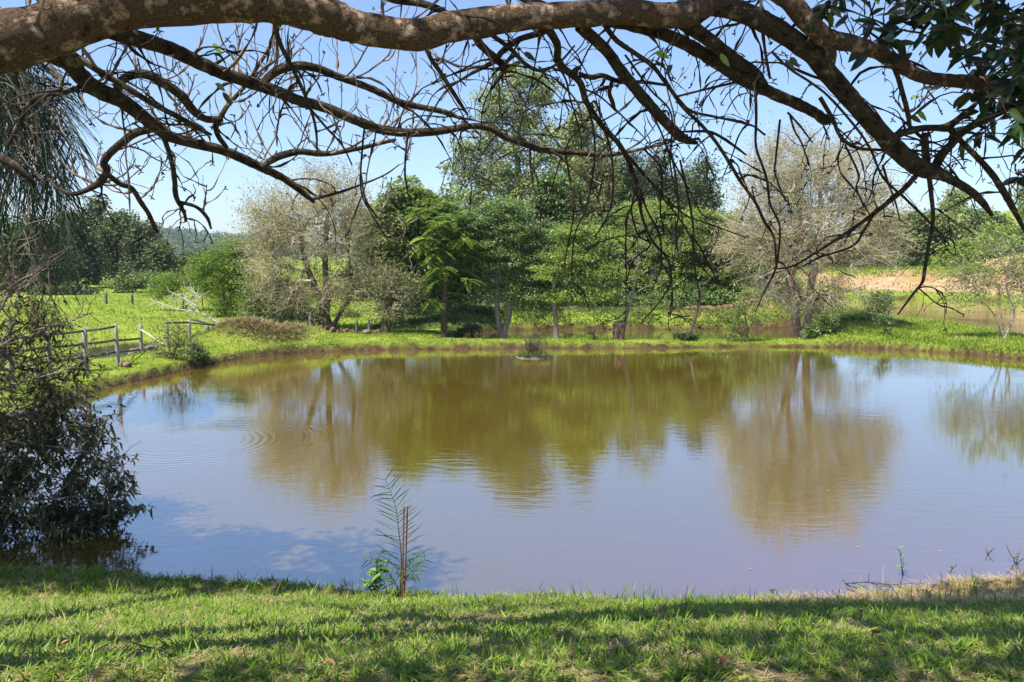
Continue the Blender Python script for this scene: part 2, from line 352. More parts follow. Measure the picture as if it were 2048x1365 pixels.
nt.links.new(c, p.inputs['Base Color']); nt.links.new(p.outputs[0], o.inputs[0]); M['ground'] = m
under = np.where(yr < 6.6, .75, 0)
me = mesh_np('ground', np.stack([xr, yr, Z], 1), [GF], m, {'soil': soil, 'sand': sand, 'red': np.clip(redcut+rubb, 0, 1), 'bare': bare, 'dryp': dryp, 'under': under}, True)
tagit(obj('ground', me), kind='structure')

# ------------------------------------------------------------------ water
def water_mat(name, deep, shallow=None, ring=None, bump=.35, rough=.03):
    m, nt, o = nmat(name)
    geo = N(nt, 'ShaderNodeNewGeometry')
    mp = N(nt, 'ShaderNodeMapping'); mp.inputs['Scale'].default_value = (.55, 1.5, 1); nt.links.new(geo.outputs['Position'], mp.inputs[0])
    a = N(nt, 'ShaderNodeTexNoise'); a.inputs['Scale'].default_value = 5.5; a.inputs['Detail'].default_value = 3; a.inputs['Roughness'].default_value = .55
    nt.links.new(mp.outputs[0], a.inputs[0])
    b = N(nt, 'ShaderNodeTexNoise'); b.inputs['Scale'].default_value = .35; b.inputs['Detail'].default_value = 2
    nt.links.new(geo.outputs['Position'], b.inputs[0])
    rr = N(nt, 'ShaderNodeMapRange'); rr.inputs[1].default_value = .35; rr.inputs[2].default_value = .65; rr.inputs[3].default_value = .25; rr.inputs[4].default_value = 1.0
    nt.links.new(b.outputs[0], rr.inputs[0])
    h = N(nt, 'ShaderNodeMath', operation='MULTIPLY'); nt.links.new(a.outputs[0], h.inputs[0]); nt.links.new(rr.outputs[0], h.inputs[1])
    hs = h.outputs[0]
    if ring is not None:
        vs = N(nt, 'ShaderNodeVectorMath', operation='DISTANCE'); vs.inputs[1].default_value = (ring[0], ring[1], 0)
        nt.links.new(geo.outputs['Position'], vs.inputs[0])
        mu = N(nt, 'ShaderNodeMath', operation='MULTIPLY'); nt.links.new(vs.outputs['Value'], mu.inputs[0]); mu.inputs[1].default_value = 52
        sn = N(nt, 'ShaderNodeMath', operation='SINE'); nt.links.new(mu.outputs[0], sn.inputs[0])
        w = ramp(nt, [(0, (0, 0, 0)), (ring[2]-.25, (0, 0, 0)), (ring[2], (1, 1, 1)), (ring[2]+.06, (.8, .8, .8)), (ring[2]+.35, (0, 0, 0)), (1, (0, 0, 0))])
        sc = N(nt, 'ShaderNodeMath', operation='MULTIPLY'); sc.inputs[1].default_value = 1/3.0
        # ramp works on 0..1 = 0..3 m
        nt.links.new(vs.outputs['Value'], sc.inputs[0]); nt.links.new(sc.outputs[0], w.inputs[0])
        m2 = N(nt, 'ShaderNodeMath', operation='MULTIPLY'); nt.links.new(sn.outputs[0], m2.inputs[0]); nt.links.new(w.outputs[0], m2.inputs[1])
        m3 = N(nt, 'ShaderNodeMath', operation='MULTIPLY_ADD'); nt.links.new(m2.outputs[0], m3.inputs[0]); m3.inputs[1].default_value = .3; nt.links.new(hs, m3.inputs[2])
        hs = m3.outputs[0]
    bu = N(nt, 'ShaderNodeBump'); bu.inputs['Strength'].default_value = bump; bu.inputs['Distance'].default_value = .02
    nt.links.new(hs, bu.inputs['Height'])
    p = N(nt, 'ShaderNodeBsdfPrincipled'); p.inputs['Roughness'].default_value = rough; p.inputs['IOR'].default_value = 4.4; p.inputs['Specular Tint'].default_value = (.90, .92, 1, 1)
    p.inputs['Specular IOR Level'].default_value = .5
    p.inputs['Coat Weight'].default_value = 1.0; p.inputs['Coat IOR'].default_value = 1.9; p.inputs['Coat Roughness'].default_value = rough
    nt.links.new(bu.outputs[0], p.inputs['Coat Normal'])
    nt.links.new(bu.outputs[0], p.inputs['Normal'])
    if shallow is None: p.inputs['Base Color'].default_value = (*deep, 1)
    else:
        at = N(nt, 'ShaderNodeAttribute', attribute_name='shallow')
        r = ramp(nt, [(0, deep), (1, shallow)]); nt.links.new(at.outputs['Fac'], r.inputs[0]); nt.links.new(r.outputs[0], p.inputs['Base Color'])
    nt.links.new(p.outputs[0], o.inputs[0]); return m
rc = G(390, 885)
wm = water_mat('muddy_pond_water', (.115, .075, .011), (.135, .072, .042), (rc[0], rc[1], .34), .17)
wx = np.arange(-13, 19, .5); wy = np.arange(4, 23.6, .4)
def sheet(name, wx, wy, z, mat, poly=None):
    A, B = np.meshgrid(wx, wy); n = len(wx); i, j = np.meshgrid(np.arange(len(wy)-1), np.arange(n-1), indexing='ij'); b = i*n+j
    F = np.stack([b, b+1, b+n+1, b+n], -1).reshape(-1, 4); a, c_ = A.ravel(), B.ravel()
    sh = (1-sstep(6.2, 8.6+.5*wob(a, c_, .8), c_))*sstep(-.8, 2.6, a)
    o = obj(name, mesh_np(name, np.stack([a, c_, np.full(a.shape, z)], 1), [F], mat, {'shallow': sh}))
    tagit(o, kind='structure'); return o
sheet('pond_water', wx, np.append(wy, 23.25), 0.0, wm)
sheet('second_pond_water', np.arange(-4, 11.6, 1), np.arange(23.3, 29.5, 1), 0.0, water_mat('green_pond_water', (.085, .082, .025), bump=.2))
sheet('lake_water', np.array([11.6, 20, 30, 45, 60]), np.array([23.3, 30, 36, 43, 50]), 0.0, water_mat('lake_water', (.17, .115, .05), bump=.35))
pw = np.array([PUD.min(0), PUD.max(0)])
sheet('puddle_water', np.linspace(pw[0, 0]-1, pw[1, 0]+1, 4), np.linspace(pw[0, 1]-.7, pw[1, 1]+1, 4), 0.115, water_mat('puddle_water', (.12, .10, .05), bump=.1))
# lake left part hidden behind land: one strip joining
sheet('lake_water', np.array([8.5, 11.6]), np.array([29.6, 36, 43, 50]), 0.0, bpy.data.materials['lake_water'])

# ------------------------------------------------------------------ grass
def scatter(n, x0, x1, y0, y1, keep=None):
    x = rng.uniform(x0, x1, n); y = rng.uniform(y0, y1, n)
    if keep is not None:
        k = keep(x, y); x, y = x[k], y[k]
    z = terrain(x, y); k = z > .03; return x[k], y[k], z[k]
def blades(x, y, z, L, W, lean, bend, rnd, ts=(0, .4, .75, 1), prof=(.8, 1, .7, .05)):
    n = len(x); az = rng.uniform(0, 2*math.pi, n)
    h = np.stack([np.cos(az), np.sin(az), np.zeros(n)], 1)
    d = unit(np.array([0, 0, 1.0])+h*lean[:, None]); bd = h*bend[:, None]-np.array([0, 0, 1.0])*bend[:, None]*.45
    a2 = az+rng.normal(0, .5, n)+math.pi/2; side = np.stack([np.cos(a2), np.sin(a2), np.zeros(n)], 1)
    return strips(np.stack([x, y, z-.006], 1), d, side, L, W, bd, ts, prof, rnd)
# lawn in front: tufts
def lawn():
    g = Geo()
    # tuft centres
    nt_ = 38000
    tx, ty, tz = scatter(nt_, -5.8, 5.8, 2.2, 6.6, lambda x, y: np.abs(x) < .70*y+1.4)
    per = 8
    n = len(tx)*per
    big = np.repeat(np.clip(rng.normal(1, .28, len(tx))+.28*wob(tx, ty, .35, 4), .4, 1.9), per)
    th = np.repeat(rng.uniform(0, 1, len(tx)), per)
    x = np.repeat(tx, per)+rng.normal(0, .022, n); y = np.repeat(ty, per)+rng.normal(0, .022, n); z = np.repeat(tz, per)
    dens = wob(x, y, .55, 9)+.7*wob(x, y, .2, 3)
    straw = (x > 1.9+.4*wob(x, y, .4))*(y > 5.25+.15*wob(x, y, .3, 2))
    keep = (dens > -.62+rng.uniform(-.35, .35, n)) & ~(straw & (rng.random(n) < .72))
    x, y, z, big, th = x[keep], y[keep], z[keep], big[keep], th[keep]; n = len(x)
    L = np.clip(rng.normal(.041, .014, n), .018, .11)*big
    W = rng.uniform(.004, .0095, n)
    rn = np.clip(.25*th+.55*rng.random(n)+.04+.07*wob(x, y, .5, 2), 0, .83)
    g.add(*blades(x, y, z, L, W, np.abs(rng.normal(.8, .5, n)), np.abs(rng.normal(.4, .3, n)), rn))
    # straw lying flat under the green
    m_ = 95000
    x, y, z = scatter(m_, -5.8, 5.8, 2.2, 6.6, lambda x, y: np.abs(x) < .70*y+1.4)
    n = len(x)
    g.add(*blades(x, y, z+.008, rng.uniform(.03, .09, n), rng.uniform(.002, .005, n), rng.uniform(2.5, 9, n), rng.uniform(0, .3, n), rng.uniform(.86, 1, n)))
    x, y, z = scatter(26000, 1.6, 6, 5.2, 6.5, lambda x, y: (x > 1.8+.3*wob(x, y, .4)))
    n = len(x)
    g.add(*blades(x, y, z+.008, rng.uniform(.05, .16, n), rng.uniform(.002, .005, n), rng.uniform(2.0, 9, n), rng.uniform(0, .3, n), rng.uniform(.88, 1, n)))
    # tall blades along the crest
    x, y, z = scatter(2000, -5.5, 5.5, 5.3, 6.35, lambda x, y: rng.random(len(x)) < (.35+.5*(wob(x, y, .6, 8) > .15)))
    n = len(x)
    g.add(*blades(x, y, z, rng.uniform(.07, .20, n), rng.uniform(.004, .008, n), np.abs(rng.normal(.2, .2, n)), np.abs(rng.normal(.2, .2, n)), rng.uniform(0, .7, n)))
    # broad little weeds and dead leaf crumbs among the blades
    x, y, z = scatter(1500, -5.8, 5.8, 2.2, 6.4, lambda x, y: (np.abs(x) < .70*y+1.4) & (wob(x, y, .5, 4) > .1)); x, y, z = (np.repeat(v, 6) for v in (x, y, z)); n = len(x)
    g.add(*blades(x+rng.normal(0, .008, n), y+rng.normal(0, .008, n), z+.025, rng.uniform(.015, .035, n), rng.uniform(.010, .018, n), rng.uniform(1.0, 3.0, n), rng.uniform(0, .4, n), rng.uniform(.1, .5, n), (0, .3, .7, 1), (.2, 1, .9, .1)))
    x, y, z = scatter(900, -5.8, 5.8, 2.2, 6.4, lambda x, y: np.abs(x) < .70*y+1.4); n = len(x)
    g.add(*blades(x, y, z+.03, rng.uniform(.012, .035, n), rng.uniform(.008, .016, n), rng.uniform(2.0, 9.0, n), rng.uniform(0, .5, n), rng.uniform(.86, .92, n), (0, .3, .7, 1), (.2, 1, .8, .1)))
    o = g.build('lawn_grass', M['grass']); tagit(o, 'dense green lawn grass on the near bank with straw showing through', 'grass', kind='stuff')
lawn()
# grass on the banks and pasture
def bank():
    g = Geo()
    def dd(x, y): return np.minimum(sdf(x, y, POND), 99)
    def add(n, x0, x1, y0, y1, keep, L0, L1, W, ln=.5, rl=0, rh=.95):
        x, y, z = scatter(n, x0, x1, y0, y1, keep); k = len(x)
        s = 1+.35*wob(x, y, .8, 3)
        g.add(*blades(x, y, z, rng.uniform(L0, L1, k)*s, np.full(k, W)*rng.uniform(.6, 1.3, k), np.abs(rng.normal(ln, .3, k)), np.abs(rng.normal(.3, .2, k)), np.clip(rng.uniform(rl, rh, k)*.6+.22+.28*wob(x, y, 1.3, 6)+.14*wob(x, y, .35, 2)+.05, 0, 1), (0, .5, 1), (.9, 1, .1)))
    edge = lambda x, y: (lambda d: (d > .0) & (d < 2.6) & (sdf(x, y, PUD) > .1))(dd(x, y))
    add(70000, -13, -4, 6.5, 22, edge, .03, .085, .010)
    add(90000, -9.5, 17, 19, 24.2, edge, .03, .07, .016)
    add(60000, 9, 20, 17, 30, lambda x, y: dd(x, y) > .02, .06, .15, .022)
    add(12000, -9, 11, 20, 24.2, lambda x, y: (lambda d: (d > .02) & (d < .35))(dd(x, y)), .04, .11, .014)
    # hanging fringe over the mud edge
    add(22000, -12, 16, 6.6, 24, lambda x, y: (lambda d: (d > .04) & (d < .16))(dd(x, y)), .05, .11, .012, 1.4)
    add(60000, -24, -1, 16, 50, lambda x, y: (dd(x, y) > 2.0) & (sdf(x, y, PUD) > .1), .05, .14, .03)
    add(14000, 17, 45, 40, 62, lambda x, y: (sdf(x, y, LAKE) > .05) & (sdf(x, y, LAKE) < 1.6), .1, .25, .05)
    add(30000, 14, 34, 44, 66, lambda x, y: (sdf(x, y, LAKE) > 8.5+wob(x, y, 2.5)) & (x < 32), .1, .3, .06, .6, 0, .99)
    add(7000, 18, 46, 46, 66, lambda x, y: wob(x, y, 1.7, 4)+.4*wob(x, y, .6) > .25, .08, .3, .07, .7, 0, 1)
    o = g.build('bank_grass', M['bankgrass'])
    g2 = Geo(); x, y, z = scatter(62000, -4.5, 13, 25.5, 32, lambda x, y: sdf(x, y, POND2) > .02); k = len(x); s = 1+.7*wob(x, y, .9, 3)
    g2.add(*blades(x, y, z, rng.uniform(.05, .19, k)*s, np.full(k, .024), np.abs(rng.normal(.7, .4, k)), np.abs(rng.normal(.5, .3, k)), np.clip(.45+.4*wob(x, y, .7, 6)+rng.normal(0, .18, k), 0, 1), (0, .5, 1), (.9, 1, .1)))
    tagit(g2.build('bank_weeds', M['bankweed']), 'rough weeds and grass covering the far bank of the second pond', 'weeds', kind='stuff'); tagit(o, 'bright green grass along the far pond banks and pasture', 'grass', kind='stuff')
bank()
def drygrass():
    g = Geo()
    x, y, z = scatter(26000, -9.8, -4.2, 20.4, 23.4, lambda x, y: np.exp(-((x+7.0)/1.25)**2-((y-21.9)/.9)**2) > .25+.3*rng.random(len(x)))
    n = len(x)
    g.add(*blades(x, y, z, rng.uniform(.10, .30, n), np.full(n, .016), np.abs(rng.normal(1.1, .6, n)), np.abs(rng.normal(.5, .3, n)), rng.random(n)**1.1*.98, (0, .5, 1), (.9, 1, .1)))
    o = g.build('dry_grass', M['dry']); tagit(o, 'tangled brown dry grass covering the mound behind the left bank', 'dry grass', kind='stuff')
drygrass()

# ------------------------------------------------------------------ trees
def leaf_cloud(cl, lpc, L, W, cr, flat=.6, upb=.9, crnd=None, hang=0.0, sprd=.4):
    """leaves round clump centres"""
    n = len(cl)*lpc
    off = rng.normal(size=(n, 3)); off = unit(off)*(rng.random((n, 1))**.5)*cr; off[:, 2] *= flat
    c = np.repeat(cl, lpc, 0)+off
    d = unit(off*np.array([1, 1, .4])/cr+rng.normal(size=(n, 3))*.5+np.array([0, 0, -hang]))
    nr = unit(rng.normal(size=(n, 3))*.55+np.array([0, 0, upb])+off/cr*.4)
    if crnd is None: crnd = rng.random(len(cl))
    r = np.clip(np.repeat(crnd, lpc)*(1-sprd)+rng.random(n)*sprd, 0, 1)
    return quads_leaf(c, d, nr, L*rng.uniform(.6, 1.25, n), W*rng.uniform(.7, 1.2, n), r)
def crown_points(blobs, D, ncl, shell=.45, gap=0.0, dsc=.85):
    W = np.array([b[2]*b[3] for b in blobs], float); k = np.maximum(1, (W/W.sum()*ncl).astype(int)); out = []
    for b_, n in zip(blobs, k):
        dd = b_[4] if len(b_) > 4 else 0
        c = P(b_[0], b_[1], D+dd); s = (D+dd)/FOC
        u = unit(rng.normal(size=(n, 3)))*(rng.random((n, 1))**shell)
        u *= (1+.30*np.sin(u[:, :1]*7+b_[0])*np.cos(u[:, 2:]*6+b_[1]))
        out.append(c+u*np.array([b_[2]*s, (b_[2]+b_[3])*.5*s*dsc, b_[3]*s]))
    p = np.concatenate(out)
    if gap > 0:
        h = p[rng.choice(len(p), max(2, int(len(p)*.03)), False)]; r = gap*np.mean([b[3] for b in blobs])*D/FOC
        dm = np.min(np.linalg.norm(p[:, None]-h[None], axis=2), 1); p = p[dm > r*rng.uniform(.5, 1, len(p))]
    return p
def skeleton(stems, att, seg, jit, up=.25):
    """stems: list of world polylines sharing a base. returns pos, parent, is_stem"""
    pos = [stems[0][0]]; par = [-1]; stm = [True]
    for s in stems:
        q = catmull(s, 4); prev = 0
        if not np.allclose(s[0], stems[0][0]):
            prev = int(np.argmin(np.linalg.norm(np.array(pos)-s[0], axis=1)))
        for p_ in q[1:]:
            pos.append(p_); par.append(prev); stm.append(True); prev = len(pos)-1
    top = np.array([s[-1] for s in stems]).mean(0)
    order = np.argsort(np.linalg.norm(att-top, axis=1)); tips = []
    A = np.zeros((len(pos)+len(att)*14+10, 3)); A[:len(pos)] = pos; n = len(pos)
    lowz = stems[0][0][2]+.45*(min(s[-1][2] for s in stems)-stems[0][0][2])
    pen = np.zeros(len(A)); pen[:n] = np.where(A[:n, 2] < lowz, 50, 0)
    for a in order:
        t = att[a]; dv = A[:n]-t; dist = np.sqrt((dv**2).sum(1))+up*np.maximum(0, dv[:, 2])*3+pen[:n]
        k = int(np.argmin(dist)); L = np.linalg.norm(A[k]-t); m_ = max(1, min(12, int(L/seg))); prev = k; s0 = A[k].copy()
        bow = rng.normal(size=3)*L*.10+np.array([0, 0, L*.06])
        for q in range(1, m_+1):
            f = q/m_; pnt = s0+(t-s0)*f+bow*math.sin(f*math.pi)+(rng.normal(size=3)*jit*seg if q < m_ else 0)
            A[n] = pnt; par.append(prev); stm.append(False); prev = n; n += 1
        tips.append(prev)
    return A[:n], np.array(par), np.array(stm), np.array(tips)
def seg_geo(pos, par, r, mask, sides):
    k = np.where(mask & (par >= 0))[0]
    if len(k) == 0: return np.zeros((0, 3)), np.zeros((0, 4), int)
    a = pos[par[k]]; b_ = pos[k]
    ra = np.minimum(r[par[k]], r[k]*1.6+.001); pts = np.stack([a, b_+(b_-a)*.04], 1)
    return tubes(pts, np.stack([ra, r[k]], 1), sides)
def tree(name, label, cat, D, base, stems, blobs, ncl, lpc, L, W, cr, lm, bm, tr=.09, group=None, flat=.6, shell=.45, gap=0.0,
         tip=.006, twigs=0, twl=.35, twm=None, leafy=1.0, upb=.9, seg=.3, jit=.25, hang=0.0, bare_extra=0, leafshare=1.0, kindcol=None, dsc=.85, pw=.48):
    b0 = base_at(base, D); root = empty(name, b0, label, cat, group)
    ws = []
    for s in stems:
        if s[0] == 'b': pl = [b0]+[P(x, y, D+(q[0] if q else 0)) for x, y, *q in s[1:]]
        else: pl = [P(x, y, D+(q[0] if q else 0)) for x, y, *q in s]
        q0 = pl[0]; pl = [q0]+[v for v in pl[1:] if v[2] > b0[2]+.2]
        if len(pl) < 2: pl.append(q0+np.array([0, 0, .5]))
        ws.append(np.array(pl))
    att = crown_points(blobs, D, ncl, shell, gap, dsc)
    att[:, 2] = np.maximum(att[:, 2], b0[2]+.12)
    pos, par, stm, tips = skeleton(ws, att if len(att) < 520 or twigs else att[rng.choice(len(att), 520, False)], seg, jit)
    cnt = np.zeros(len(pos)); cnt[tips] = 1
    for k in range(len(pos)-1, 0, -1): cnt[par[k]] += cnt[k]
    r = tip*np.maximum(cnt, 1)**pw; r = r*1.0; sc = tr/r[0]
    r = np.where(stm, r*sc, np.minimum(r*min(sc, 1.4), tr*.6)); r = np.maximum(r, tip)
    # root flare
    h = np.maximum(0, pos[:, 2]-b0[2]); r = np.where(stm, r*(1+.5*np.exp(-h/.18)), r)
    g = Geo(); g.add(*seg_geo(pos, par, r, stm, 9)); g.build('trunk', M[bm], root, True)
    g = Geo(); big = (~stm) & (r > tip*2.2); g.add(*seg_geo(pos, par, r, big, 6)); g.add(*seg_geo(pos, par, r, (~stm) & ~big, 3))
    if twigs:
        st = pos[np.repeat(tips, twigs)]; out = st-np.array([s[-1] for s in ws]).mean(0)
        d = unit(unit(out)*.7+rng.normal(size=st.shape)*.7+np.array([0, 0, .25]))
        w = walk(st, d, 4, rng.uniform(.4, 1.5, len(st))*twl/4, .24, np.array([0, 0, .02]))
        g.add(*tubes(w, np.tile(np.array([1, .8, .7, .55, .35])*tip*.75, (len(st), 1)), 3))
        att_l = w[:, 2:].reshape(-1, 3)
    if g.n: g.build('branches', M[twm or bm], root, True)
    if lpc > 0:
        cl = att if not twigs else att_l[rng.random(len(att_l)) < leafshare]
        g = Geo(); g.add(*leaf_cloud(cl, lpc, L, W, cr, flat, upb, None, hang)); g.build('crown', M[lm], root)
    return root

PALEB = dict(flat=.9, upb=.2)
# --- trees on the strip between the ponds, left to right
tree('deciduous_tree', 'wide pale twiggy tree with forked brown trunk left of the green trees', 'tree', 24.6, 662,
     [['b', (655, 655), (648, 630), (640, 600), (610, 520), (600, 450)], ['b', (668, 650), (684, 620), (702, 590), (700, 520), (690, 440)], [(652, 640), (655, 600), (650, 520), (655, 430)]],
     [(600, 440, 105, 72), (655, 390, 60, 55), (555, 510, 75, 85), (665, 480, 75, 95), (700, 560, 70, 50), (620, 585, 100, 42), (545, 440, 50, 50), (690, 440, 45, 60)],
     1000, 3, .065, .034, .14, 'olive', 'trunk', .15, twigs=6, twl=.62, twm='twiggy', leafshare=.6, tip=.007, gap=.35, **PALEB)
tree('small_tree', 'small tree with yellowish brown leaves right of the pale forked tree', 'tree', 23.9, 772,
     [['b', (774, 650), (778, 620), (782, 585)]], [(785, 590, 50, 42), (765, 565, 50, 30), (815, 580, 32, 30), (780, 620, 40, 18)],
     260, 13, .085, .045, .18, 'eucb', 'trunk', .085, twigs=2, twl=.4, twm='twiggy', leafshare=.28, flat=.8, upb=.4)
tree('bright_tree', 'bright green rounded tree rising behind the pale forked tree', 'tree', 26.8, 800,
     [['b', (800, 600), (805, 520)]], [(812, 392, 44, 34), (785, 440, 60, 44), (855, 420, 62, 40), (762, 500, 50, 44), (830, 490, 64, 48), (785, 545, 58, 40), (870, 500, 50, 64)],
     700, 54, .15, .085, .40, 'bright', 'trunk', .14, flat=.45, gap=.35)
def pinnate_tree():
    b0 = base_at(889, 24.0); root = empty('pinnate_leaved_tree', b0, 'tree with large feathery drooping leaves and one slim brown trunk', 'tree')
    ws = [np.array([b0, P(888, 640, 24), P(890, 590, 24), P(893, 530, 24), P(896, 470, 24)])]
    att = crown_points([(895, 440, 60, 45), (880, 510, 55, 60), (930, 500, 40, 55), (910, 570, 45, 40), (862, 590, 22, 22)], 24, 110, .4)
    pos, par, stm, tips = skeleton(ws, att, .3, .2); cnt = np.zeros(len(pos)); cnt[tips] = 1
    for k in range(len(pos)-1, 0, -1): cnt[par[k]] += cnt[k]
    r = .008*np.maximum(cnt, 1)**.48; r = np.where(stm, r*.10/r[0], r*.7)
    g = Geo(); g.add(*seg_geo(pos, par, r, stm, 9)); g.build('trunk', M['trunk'], root, True)
    g = Geo(); g.add(*seg_geo(pos, par, r, ~stm, 4)); g.build('branches', M['trunk'], root, True)
    g = Geo(); nf = len(att)*5; st = np.repeat(att, 5, 0)
    az = rng.uniform(0, 6.283, nf); d = np.stack([np.cos(az), np.sin(az), rng.uniform(-.2, .6, nf)], 1); d = unit(d)
    K = 15; Lf = rng.uniform(.38, .62, nf); ts = np.linspace(.12, 1, K)
    pt = st[:, None]+d[:, None]*(Lf[:, None, None]*ts[None, :, None])+np.array([0, 0, -.55])*(Lf[:, None, None]*ts[None, :, None]**2)
    sd = unit(np.cross(d, np.array([0, 0, 1.0])))
    wid = .115*np.sin(np.clip(ts*.8+.2, 0, 1)*math.pi)**.6
    fr = rng.random(nf)
    for s in (-1, 1):
        base = pt.reshape(-1, 3); side = np.repeat(sd, K, 0)*s; dd = unit(side+np.repeat(d, K, 0)*.35+np.array([0, 0, -.22]))
        n = len(base); nr = unit(np.tile([0, 0, 1.0], (n, 1))+rng.normal(size=(n, 3))*.15)
        g.add(*quads_leaf(base, dd, nr, np.tile(wid, nf)*rng.uniform(.9, 1.1, n)+.02, np.full(n, .042), np.clip(np.repeat(fr, K)*.7+.3*rng.random(n), 0, 1)))
    g.build('crown', M['frond'], root)
    g = Geo(); g.add(*leaf_cloud(crown_points([(900, 600, 55, 32), (905, 560, 50, 50), (840, 612, 22, 22)], 24.4, 170), 22, .10, .06, .2)); g.build('undergrowth', M['dark'], root)
pinnate_tree()
tree('broadleaf_tree', 'dark green layered tree with trunk forked low in a V', 'tree', 24.4, 1005,
     [['b', (1003, 668), (997, 645), (994, 600), (1000, 520), (1010, 450)], ['b', (1008, 665), (1018, 630), (1020, 590), (1040, 520), (1050, 470)]],
     [(1010, 420, 66, 24), (985, 460, 84, 34), (1050, 465, 72, 34), (1005, 510, 90, 40), (1075, 525, 66, 44), (1050, 580, 76, 40), (975, 572, 42, 15), (955, 525, 44, 36), (1090, 590, 52, 40)],
     760, 62, .085, .045, .26, 'deep', 'greybark', .13, flat=.4, gap=.25)
tree('slender_tree', 'slender straight grey trunked tree with light green layered crown', 'tree', 23.5, 1113,
     [['b', (1111, 640), (1108, 600), (1108, 560), (1112, 520)]],
     [(1105, 545, 42, 18), (1150, 515, 60, 22), (1200, 545, 60, 22), (1120, 590, 36, 14), (1180, 590, 60, 20), (1165, 470, 50, 24)],
     400, 56, .09, .045, .28, 'lime', 'greybark', .07, flat=.35, gap=.2)
tree('leaning_tree', 'thin grey tree leaning right out of the square stump', 'tree', 23.7, 1243,
     [['b', (1250, 645), (1262, 600), (1270, 560), (1282, 490), (1280, 440)], [(1266, 590), (1290, 575), (1315, 570)], [(1264, 600), (1240, 575), (1225, 560)]],
     [(1280, 450, 42, 40), (1300, 500, 45, 40), (1245, 520, 38, 40), (1310, 560, 34, 22), (1230, 560, 30, 16)],
     110, 10, .07, .04, .16, 'lime', 'greybark', .055, twigs=2, twl=.45, leafshare=.35, flat=.6)
tree('sapling', 'dark leaning sapling rising from a low dark bush beside the second pond', 'tree', 23.2, 1376,
     [['b', (1384, 655), (1393, 625), (1400, 595), (1398, 570)]], [(1400, 580, 18, 22)], 14, 8, .07, .04, .1, 'dark', 'trunk', .045, twigs=2, twl=.3, leafshare=.4)
tree('low_bush', 'low dark leafy bush around the foot of the leaning sapling', 'bush', 23.15, 1374, [['b', (1374, 676), (1374, 672)]], [(1372, 672, 26, 11)], 40, 24, .07, .04, .1, 'dark', 'trunk', .02)
tree('weedy_sapling', 'spindly weed with few dark leaves right of the slender grey trunk', 'plant', 23.2, 1188,
     [['b', (1189, 665), (1190, 645), (1189, 630)]], [(1188, 665, 9, 10), (1184, 676, 10, 4)], 12, 7, .08, .05, .07, 'dark', 'trunk', .012, tip=.004)
tree('thin_shrub', 'thin light green shrub on the pond strip left of the big bare tree', 'bush', 23.1, 1494,
     [['b', (1494, 660), (1490, 630), (1488, 600)], [(1494, 665), (1510, 640)]], [(1485, 625, 22, 32), (1515, 635, 20, 18), (1480, 665, 28, 12), (1500, 600, 14, 18)],
     80, 13, .07, .04, .14, 'bright', 'trunk', .025, tip=.004, twigs=1, twl=.3, leafshare=.6)
BARE = tree('bare_tree', 'big pale almost leafless tree with reddish double trunk on the right', 'tree', 24.2, 1604,
     [['b', (1594, 655), (1590, 620), (1580, 560), (1565, 480), (1560, 400)], ['b', (1614, 650), (1618, 610), (1625, 550), (1640, 460), (1640, 370)],
      [(1590, 620), (1560, 590), (1520, 560)], [(1616, 620), (1650, 585), (1695, 560)], [(1625, 550), (1680, 490), (1720, 430)], [(1580, 560), (1600, 480), (1600, 370)]],
     [(1585, 330, 75, 72), (1670, 350, 85, 75), (1540, 400, 75, 80), (1630, 440, 100, 80), (1725, 410, 75, 72), (1560, 500, 95, 55), (1680, 500, 110, 50), (1560, 570, 80, 40), (1650, 590, 90, 32), (1490, 480, 50, 60), (1760, 480, 50, 50)],
     1600, 3, .065, .034, .14, 'olive', 'redbark', .17, twigs=6, twl=.62, twm='twiggy', leafshare=.42, tip=.008, gap=.4, **PALEB)
tree('leafy_bush', 'dark green bush hugging the foot of the big bare tree', 'bush', 23.6, 1645, [['b', (1645, 670), (1648, 655)], ['b', (1668, 668)]],
     [(1648, 655, 36, 24), (1672, 672, 22, 14), (1625, 668, 18, 16), (1660, 640, 18, 10)], 110, 20, .09, .055, .14, 'deep', 'trunk', .03)
tree('young_tree', 'tiny green sapling alone on the grass right of the bare tree', 'tree', 23.0, 1770,
     [['b', (1769, 668), (1770, 650)]], [(1768, 645, 22, 10), (1776, 658, 18, 6), (1762, 632, 9, 10)], 34, 16, .07, .03, .1, 'deep', 'trunk', .016, tip=.004)
tree('round_bush', 'round feathery bush at the lake edge above the tiny sapling', 'bush', 31.0, 1760, [['b', (1760, 628), (1760, 615)]],
     [(1758, 610, 22, 20), (1745, 620, 12, 12), (1772, 606, 10, 16)], 110, 16, .09, .03, .16, 'midg', 'trunk', .03, twigs=1, twl=.3, leafshare=1)
tree('multistem_tree', 'pale barked tree with four thin stems and sparse leaves at right edge', 'tree', 22.3, 2008,
     [['b', (2000, 660), (1985, 625), (1962, 600), (1950, 580)], ['b', (2006, 655), (2000, 610), (1998, 570)], ['b', (2018, 655), (2022, 620), (2045, 590), (2062, 560)], ['b', (2022, 650), (2028, 620), (2014, 580), (2008, 530)]],
     [(1955, 570, 62, 28), (2010, 540, 60, 42), (2050, 570, 55, 40), (1935, 600, 30, 12), (1990, 500, 40, 20), (2075, 520, 45, 50), (1925, 545, 34, 20)],
     330, 3, .08, .045, .12, 'lime', 'whitebark', .042, twigs=4, twl=.5, twm='whitebark', leafshare=.42, tip=.005, **PALEB)
